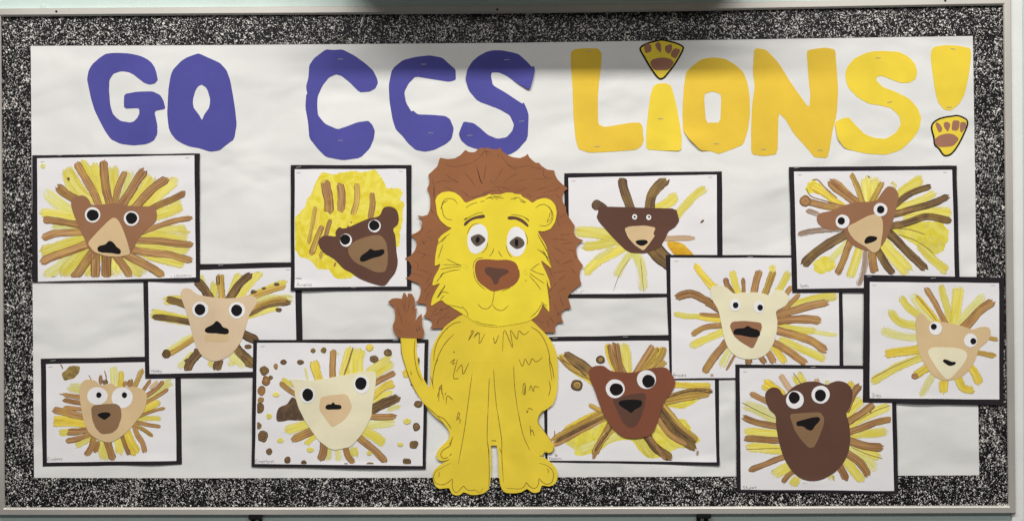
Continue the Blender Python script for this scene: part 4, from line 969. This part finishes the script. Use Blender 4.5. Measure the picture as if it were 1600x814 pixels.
for w_, ir, pu in (([(412,590),(410,530),(430,470),(470,425),(515,408),(560,425),(590,480),(594,545),(575,610),(530,660),(480,678),(435,655)], [(440,545),(445,525),(510,500),(545,515),(575,550),(540,590),(500,610),(470,595),(450,570)], [(484,555),(490,535),(503,523),(517,530),(522,550),(515,570),(500,580),(487,572)]),
                   ([(768,590),(770,530),(790,470),(825,438),(860,435),(905,455),(938,510),(943,580),(925,650),(885,695),(835,700),(795,665),(772,625)], [(790,578),(840,530),(860,522),(905,540),(928,580),(915,610),(860,635),(820,615)], [(838,580),(842,555),(855,543),(868,555),(872,580),(866,605),(852,612),(842,600)])):
    e = sheet('eye', cr(LE(w_), 3), h0, M['eye_white'], lion, thick=.22)
    sheet('iris', cr(LE(ir), 3), h0+.24, M['grey_brown_paper'], e, thick=.18)
    sheet('pupil', cr(LE(pu), 3), h0+.44, M['ink_black'], e, thick=.1)
sheet('eyebrow', cr(LE([(378,420),(385,395),(440,355),(510,332),(560,325),(570,345),(550,355),(490,362),(435,385),(390,425)]), 3), h0, M['choc_paper'], lion, thick=.2)
sheet('eyebrow', cr(LE([(772,352),(785,340),(840,340),(900,360),(945,395),(965,425),(955,434),(935,420),(890,388),(840,368),(785,368)]), 3), h0, M['choc_paper'], lion, thick=.2)

zz = LE
ink('drawn_lines', [
  LE([(178,280),(180,230),(205,188),(245,178),(290,188),(322,232)]), LE([(168,275),(190,220),(230,198)]), LE([(185,270),(190,320),(220,360),(275,372)]),
  LE([(1025,268),(1060,240),(1110,232),(1155,265),(1175,320),(1165,370),(1125,395)]), LE([(1150,250),(1185,320),(1170,390),(1120,425),(1060,422)]), LE([(1130,385),(1150,350),(1160,300)]),
  LE([(395,262),(440,232),(500,212)]), LE([(525,208),(565,200)]), LE([(375,372),(440,340),(500,312),(550,305)]), LE([(380,365),(412,352)]), LE([(385,378),(410,355)]),
  LE([(805,322),(870,330),(930,350),(970,388)]), LE([(930,350),(960,368),(965,385)]),
  LE([(575,182),(610,170),(650,188)]), LE([(600,168),(640,165),(690,190)]), LE([(640,148),(700,172),(740,175)]), LE([(650,160),(690,160),(720,150)]), LE([(805,185),(830,175),(870,170)]), LE([(830,190),(860,165)]), LE([(870,165),(900,190),(940,212)]), LE([(885,200),(935,218)]),
  LE([(410,500),(425,455),(455,418),(520,403)]), LE([(595,575),(580,630),(540,672)]), LE([(890,440),(930,490),(955,550),(950,600)]), LE([(760,600),(775,660),(810,712)]),
  LE([(648,630),(635,670),(608,702)]), LE([(692,652),(708,685),(728,705)]),
  LH([(378,545),(382,515),(395,500),(420,495)]), LH([(380,550),(385,580),(400,605),(430,632)]), LH([(572,545),(573,575),(562,600)]), LH([(500,636),(535,622)]),
  LH([(468,608),(466,650),(458,692)]), LH([(398,690),(415,708),(440,710),(458,692)]), LH([(458,692),(475,712),(500,718),(528,698)]),
  LH([(265,500),(295,515),(325,528)]), LH([(250,525),(290,525),(330,527)]), LH([(240,545),(280,537),(330,533)]), LH([(240,568),(280,552),(325,545)]),
  LH([(618,545),(650,560),(680,568)]), LH([(615,560),(650,585),(680,605)]), LH([(615,572),(640,598),(665,632)]), LH([(625,545),(645,528),(660,520)]),
  LH([(228,440),(255,412),(280,395)]), LH([(245,430),(265,405)]), LH([(230,500),(250,440)]), LH([(222,600),(255,555)]), LH([(240,580),(250,560)]),
  LH([(225,665),(250,630),(260,610)]), LH([(232,660),(250,640),(275,645)]), LH([(240,672),(255,655)]), LH([(650,395),(675,440),(700,480)]), LH([(665,420),(690,470),(705,520)]), LH([(672,460),(690,495),(706,530)]), LH([(650,460),(680,480),(695,510)]), LH([(660,465),(700,500)]),
  LH([(690,590),(700,640),(702,690)]), LH([(665,682),(690,700)]), LH([(330,700),(350,722),(358,745)]), LH([(270,695),(310,702),(335,710)]), LH([(668,690),(650,720),(620,748)]), LH([(385,762),(420,775),(440,778),(478,782)]),
  LH([(260,615),(240,640),(228,665)]), LH([(598,590),(604,594)]),
], 1.15, h0+.03, M['pen_on_yellow'], lion, lc)
dl = [LH([(x, y), (x+2, y+1.5)]) for x, y in ((340,523),(350,530),(338,537),(347,541),(355,535),(592,552),(600,548),(604,556),(596,562),(603,566))]
ink('whisker_dots', dl, 1.2, h0+.03, M['pen_on_yellow'], lion, lc)
ink('drawn_lines', [
  LM([(240,248),(300,270),(380,268),(500,235),(580,190),(655,110),(665,112),(672,155),(688,160)]), LM([(660,112),(715,128)]), LM([(780,130),(800,175)]), LM([(815,135),(850,200),(900,255),(960,278),(1060,270),(1150,248)]), LM([(900,255),(940,290),(985,302)]),
  LM([(558,262),(590,350),(615,440),(635,440)]), LM([(575,310),(600,400),(620,445)]), LM([(668,258),(655,310),(640,410)]), LM([(838,292),(790,370),(745,440),(715,430),(708,405)]), LM([(438,340),(500,400),(550,475)]), LM([(245,352),(290,380),(375,438)]), LM([(265,375),(310,418),(370,435)]), LM([(135,445),(220,418),(298,432)]),
  LM([(235,478),(300,515),(340,545)]), LM([(985,350),(930,370),(860,430)]), LM([(1085,402),(1020,420),(965,432)]), LM([(1255,290),(1268,375),(1300,380)]), LM([(1160,402),(1250,400),(1350,388)]), LM([(1120,272),(1200,290),(1245,292)]), LM([(745,485),(820,483),(910,515)]), LM([(780,500),(830,540)]), LM([(1090,490),(1040,510),(985,535)]), LM([(1305,485),(1240,500),(1180,518)]),
  LM([(1360,520),(1310,530),(1255,550)]), LM([(1435,485),(1390,510),(1365,525)]), LM([(1080,562),(1120,565)]), LM([(1115,590),(1140,570)]), LM([(110,480),(125,560),(120,640)]), LM([(170,535),(200,545)]), LM([(385,520),(440,545),(490,590),(560,585),(640,560),(690,545)]), LM([(630,540),(700,540)]), LM([(670,530),(760,518)]), LM([(1190,600),(1290,575),(1370,570)]), LM([(1380,560),(1440,600)]),
  LH([(150,345),(165,370),(150,395),(125,400)]), LH([(200,380),(180,395)]), LH([(190,405),(205,425)]), LH([(150,440),(185,425)]), LH([(140,470),(200,490)]), LH([(120,560),(165,575)]), LH([(150,545),(190,560)]), LH([(160,500),(175,480)]), LH([(170,640),(200,600)]), LH([(130,510),(145,525),(140,550)]), LH([(180,600),(205,560)]), LH([(175,680),(190,640)]),
  LH([(200,745),(215,720),(230,705)]), LH([(215,735),(225,735),(245,710),(240,740)]), LH([(250,745),(280,720)]), LH([(240,715),(285,705)]), LH([(225,780),(235,755),(290,745)]), LH([(270,770),(310,745)]),
  LH([(740,300),(735,340),(750,370)]), LH([(740,330),(770,310)]), LH([(745,400),(790,395)]), LH([(715,415),(780,420)]), LH([(750,440),(800,430)]), LH([(720,450),(765,480)]), LH([(760,520),(800,505)]), LH([(720,500),(745,520)]), LH([(720,560),(770,550)]), LH([(740,590),(770,570)]), LH([(730,600),(700,640)]), LH([(790,540),(810,560)]), LH([(740,640),(770,620)]), LH([(745,660),(760,700)]), LH([(720,690),(740,740)]), LH([(735,740),(750,720)]), LH([(700,745),(720,770)]), LH([(690,760),(700,790)]), LH([(645,760),(680,770)]),
  LH([(690,520),(705,555),(715,580)]), LH([(800,460),(815,500)]), LH([(780,460),(800,470)]), LH([(205,165),(215,200),(208,240)]), LH([(200,290),(210,310)]), LH([(160,420),(175,440)]),
], 1.1, b0+.33, M['pen_on_brown'], lion, lc)
ink('drawn_lines', [
  LT([(545,282),(490,295),(430,345),(385,410),(360,480),(352,560)]), LT([(495,368),(440,425),(395,500),(360,600),(345,700),(350,755)]), LT([(382,545),(360,590)]), LT([(490,490),(500,500)]),
  LT([(598,412),(625,350)]), LT([(612,350),(635,345),(600,412)]), LT([(640,380),(665,355)]), LT([(468,572),(500,545),(485,580),(505,570)]), LT([(520,545),(495,680),(530,680)]), LT([(600,570),(560,650),(550,585),(510,635)]),
  LC([(0,240),(45,200),(45,285),(90,210)]), LC([(158,235),(170,285),(200,218)]), LC([(230,345),(245,180),(310,318),(295,180),(345,250),(360,185),(400,215),(440,188)]), LC([(360,408),(388,465),(410,408),(440,455),(465,405),(495,430),(550,395)]), LC([(392,690),(395,610),(405,600),(410,680),(400,692)]), LC([(440,660),(455,620),(475,665),(485,625),(520,635)]), LC([(428,800),(450,800),(470,812)]),
  LC([(455,152),(520,195),(570,275),(600,370),(605,450),(622,580)]), LC([(598,400),(625,480),(638,560)]), LC([(598,578),(610,640),(595,700)]), LC([(410,620),(400,690)]),
  LC([(160,490),(165,600),(185,814)]), LC([(318,468),(325,620),(350,814)]), LC([(125,560),(115,814)]), LBo([(330,342),(318,430),(300,560),(278,680)]), LF([(597,0),(590,150),(592,300),(612,400)]), LF([(597,300),(605,450),(608,600),(602,690)]), LF([(680,0),(700,130),(720,270),(722,420),(736,650)]), LF([(868,0),(890,120),(920,240),(975,362)]), LF([(702,345),(718,385)]),
  LBo([(205,445),(210,390),(225,440)]), LBo([(232,455),(238,425),(258,440)]), LF([(310,92),(330,20),(340,30),(318,90)]), LF([(322,60),(345,90),(338,118)]), LF([(948,0),(950,22),(962,0)]), LF([(978,140),(985,230)]), LF([(985,200),(995,175),(1018,232)]),
  LF([(145,48),(200,80),(240,130),(262,165)]), LF([(278,240),(260,285),(245,310)]), LF([(265,285),(250,320),(190,360),(168,400),(190,435),(235,425)]), LF([(250,410),(268,392)]), LF([(1100,0),(1060,50),(1050,105),(1100,180),(1180,290)]), LF([(1188,325),(1185,370),(1150,388),(1108,372)]),
  LF([(258,478),(180,520),(120,560),(105,600),(115,650),(170,675),(225,660),(272,622),(272,680),(290,735),(320,742),(350,710),(375,688),(400,715),(440,728),(480,722),(520,745),(555,700)]), LF([(155,558),(150,610)]),
  LF([(1060,478),(1130,500),(1180,545),(1190,600),(1170,655),(1130,670),(1090,650),(1060,618),(1055,660),(1035,700),(1000,705),(965,680),(942,655),(925,690),(890,710),(765,705)]), LF([(1138,525),(1145,568)]), LF([(1096,425),(1103,410)]), LF([(628,278),(650,274),(672,278)]),
  LT([(122,405),(122,470),(128,515),(150,590),(180,680),(210,745),(245,812)]), LT([(222,405),(215,480),(222,560),(240,640),(270,700)]), LT([(190,630),(196,655)]), LT([(240,545),(248,580)]), LT([(330,665),(345,720)]) , LT([(378,812),(408,725),(410,790)]), LT([(430,800),(440,780)]), LBo([(150,455),(200,500),(225,530)]),
], 1.05, b0+1.2, M['pen_on_yellow'], lion, lc)
ink('drawn_lines', [LT([(100,200),(120,250),(130,300)]), LT([(95,180),(110,230)]), LT([(130,140),(150,200),(155,215)]), LT([(150,120),(155,180)]), LT([(185,120),(175,180),(165,215)]), LT([(200,180),(205,195)]), LT([(230,320),(235,350),(248,335)]), LT([(248,310),(258,345)]), LT([(85,330),(110,350),(125,362)]), LT([(215,170),(205,220)])], 1.1, b0+1.07, M['pen_on_brown'], lion, lc)

# ------------------------------------------------------------------ render settings
scene.render.engine = 'CYCLES'
scene.cycles.max_bounces = 6
scene.cycles.transparent_max_bounces = 32
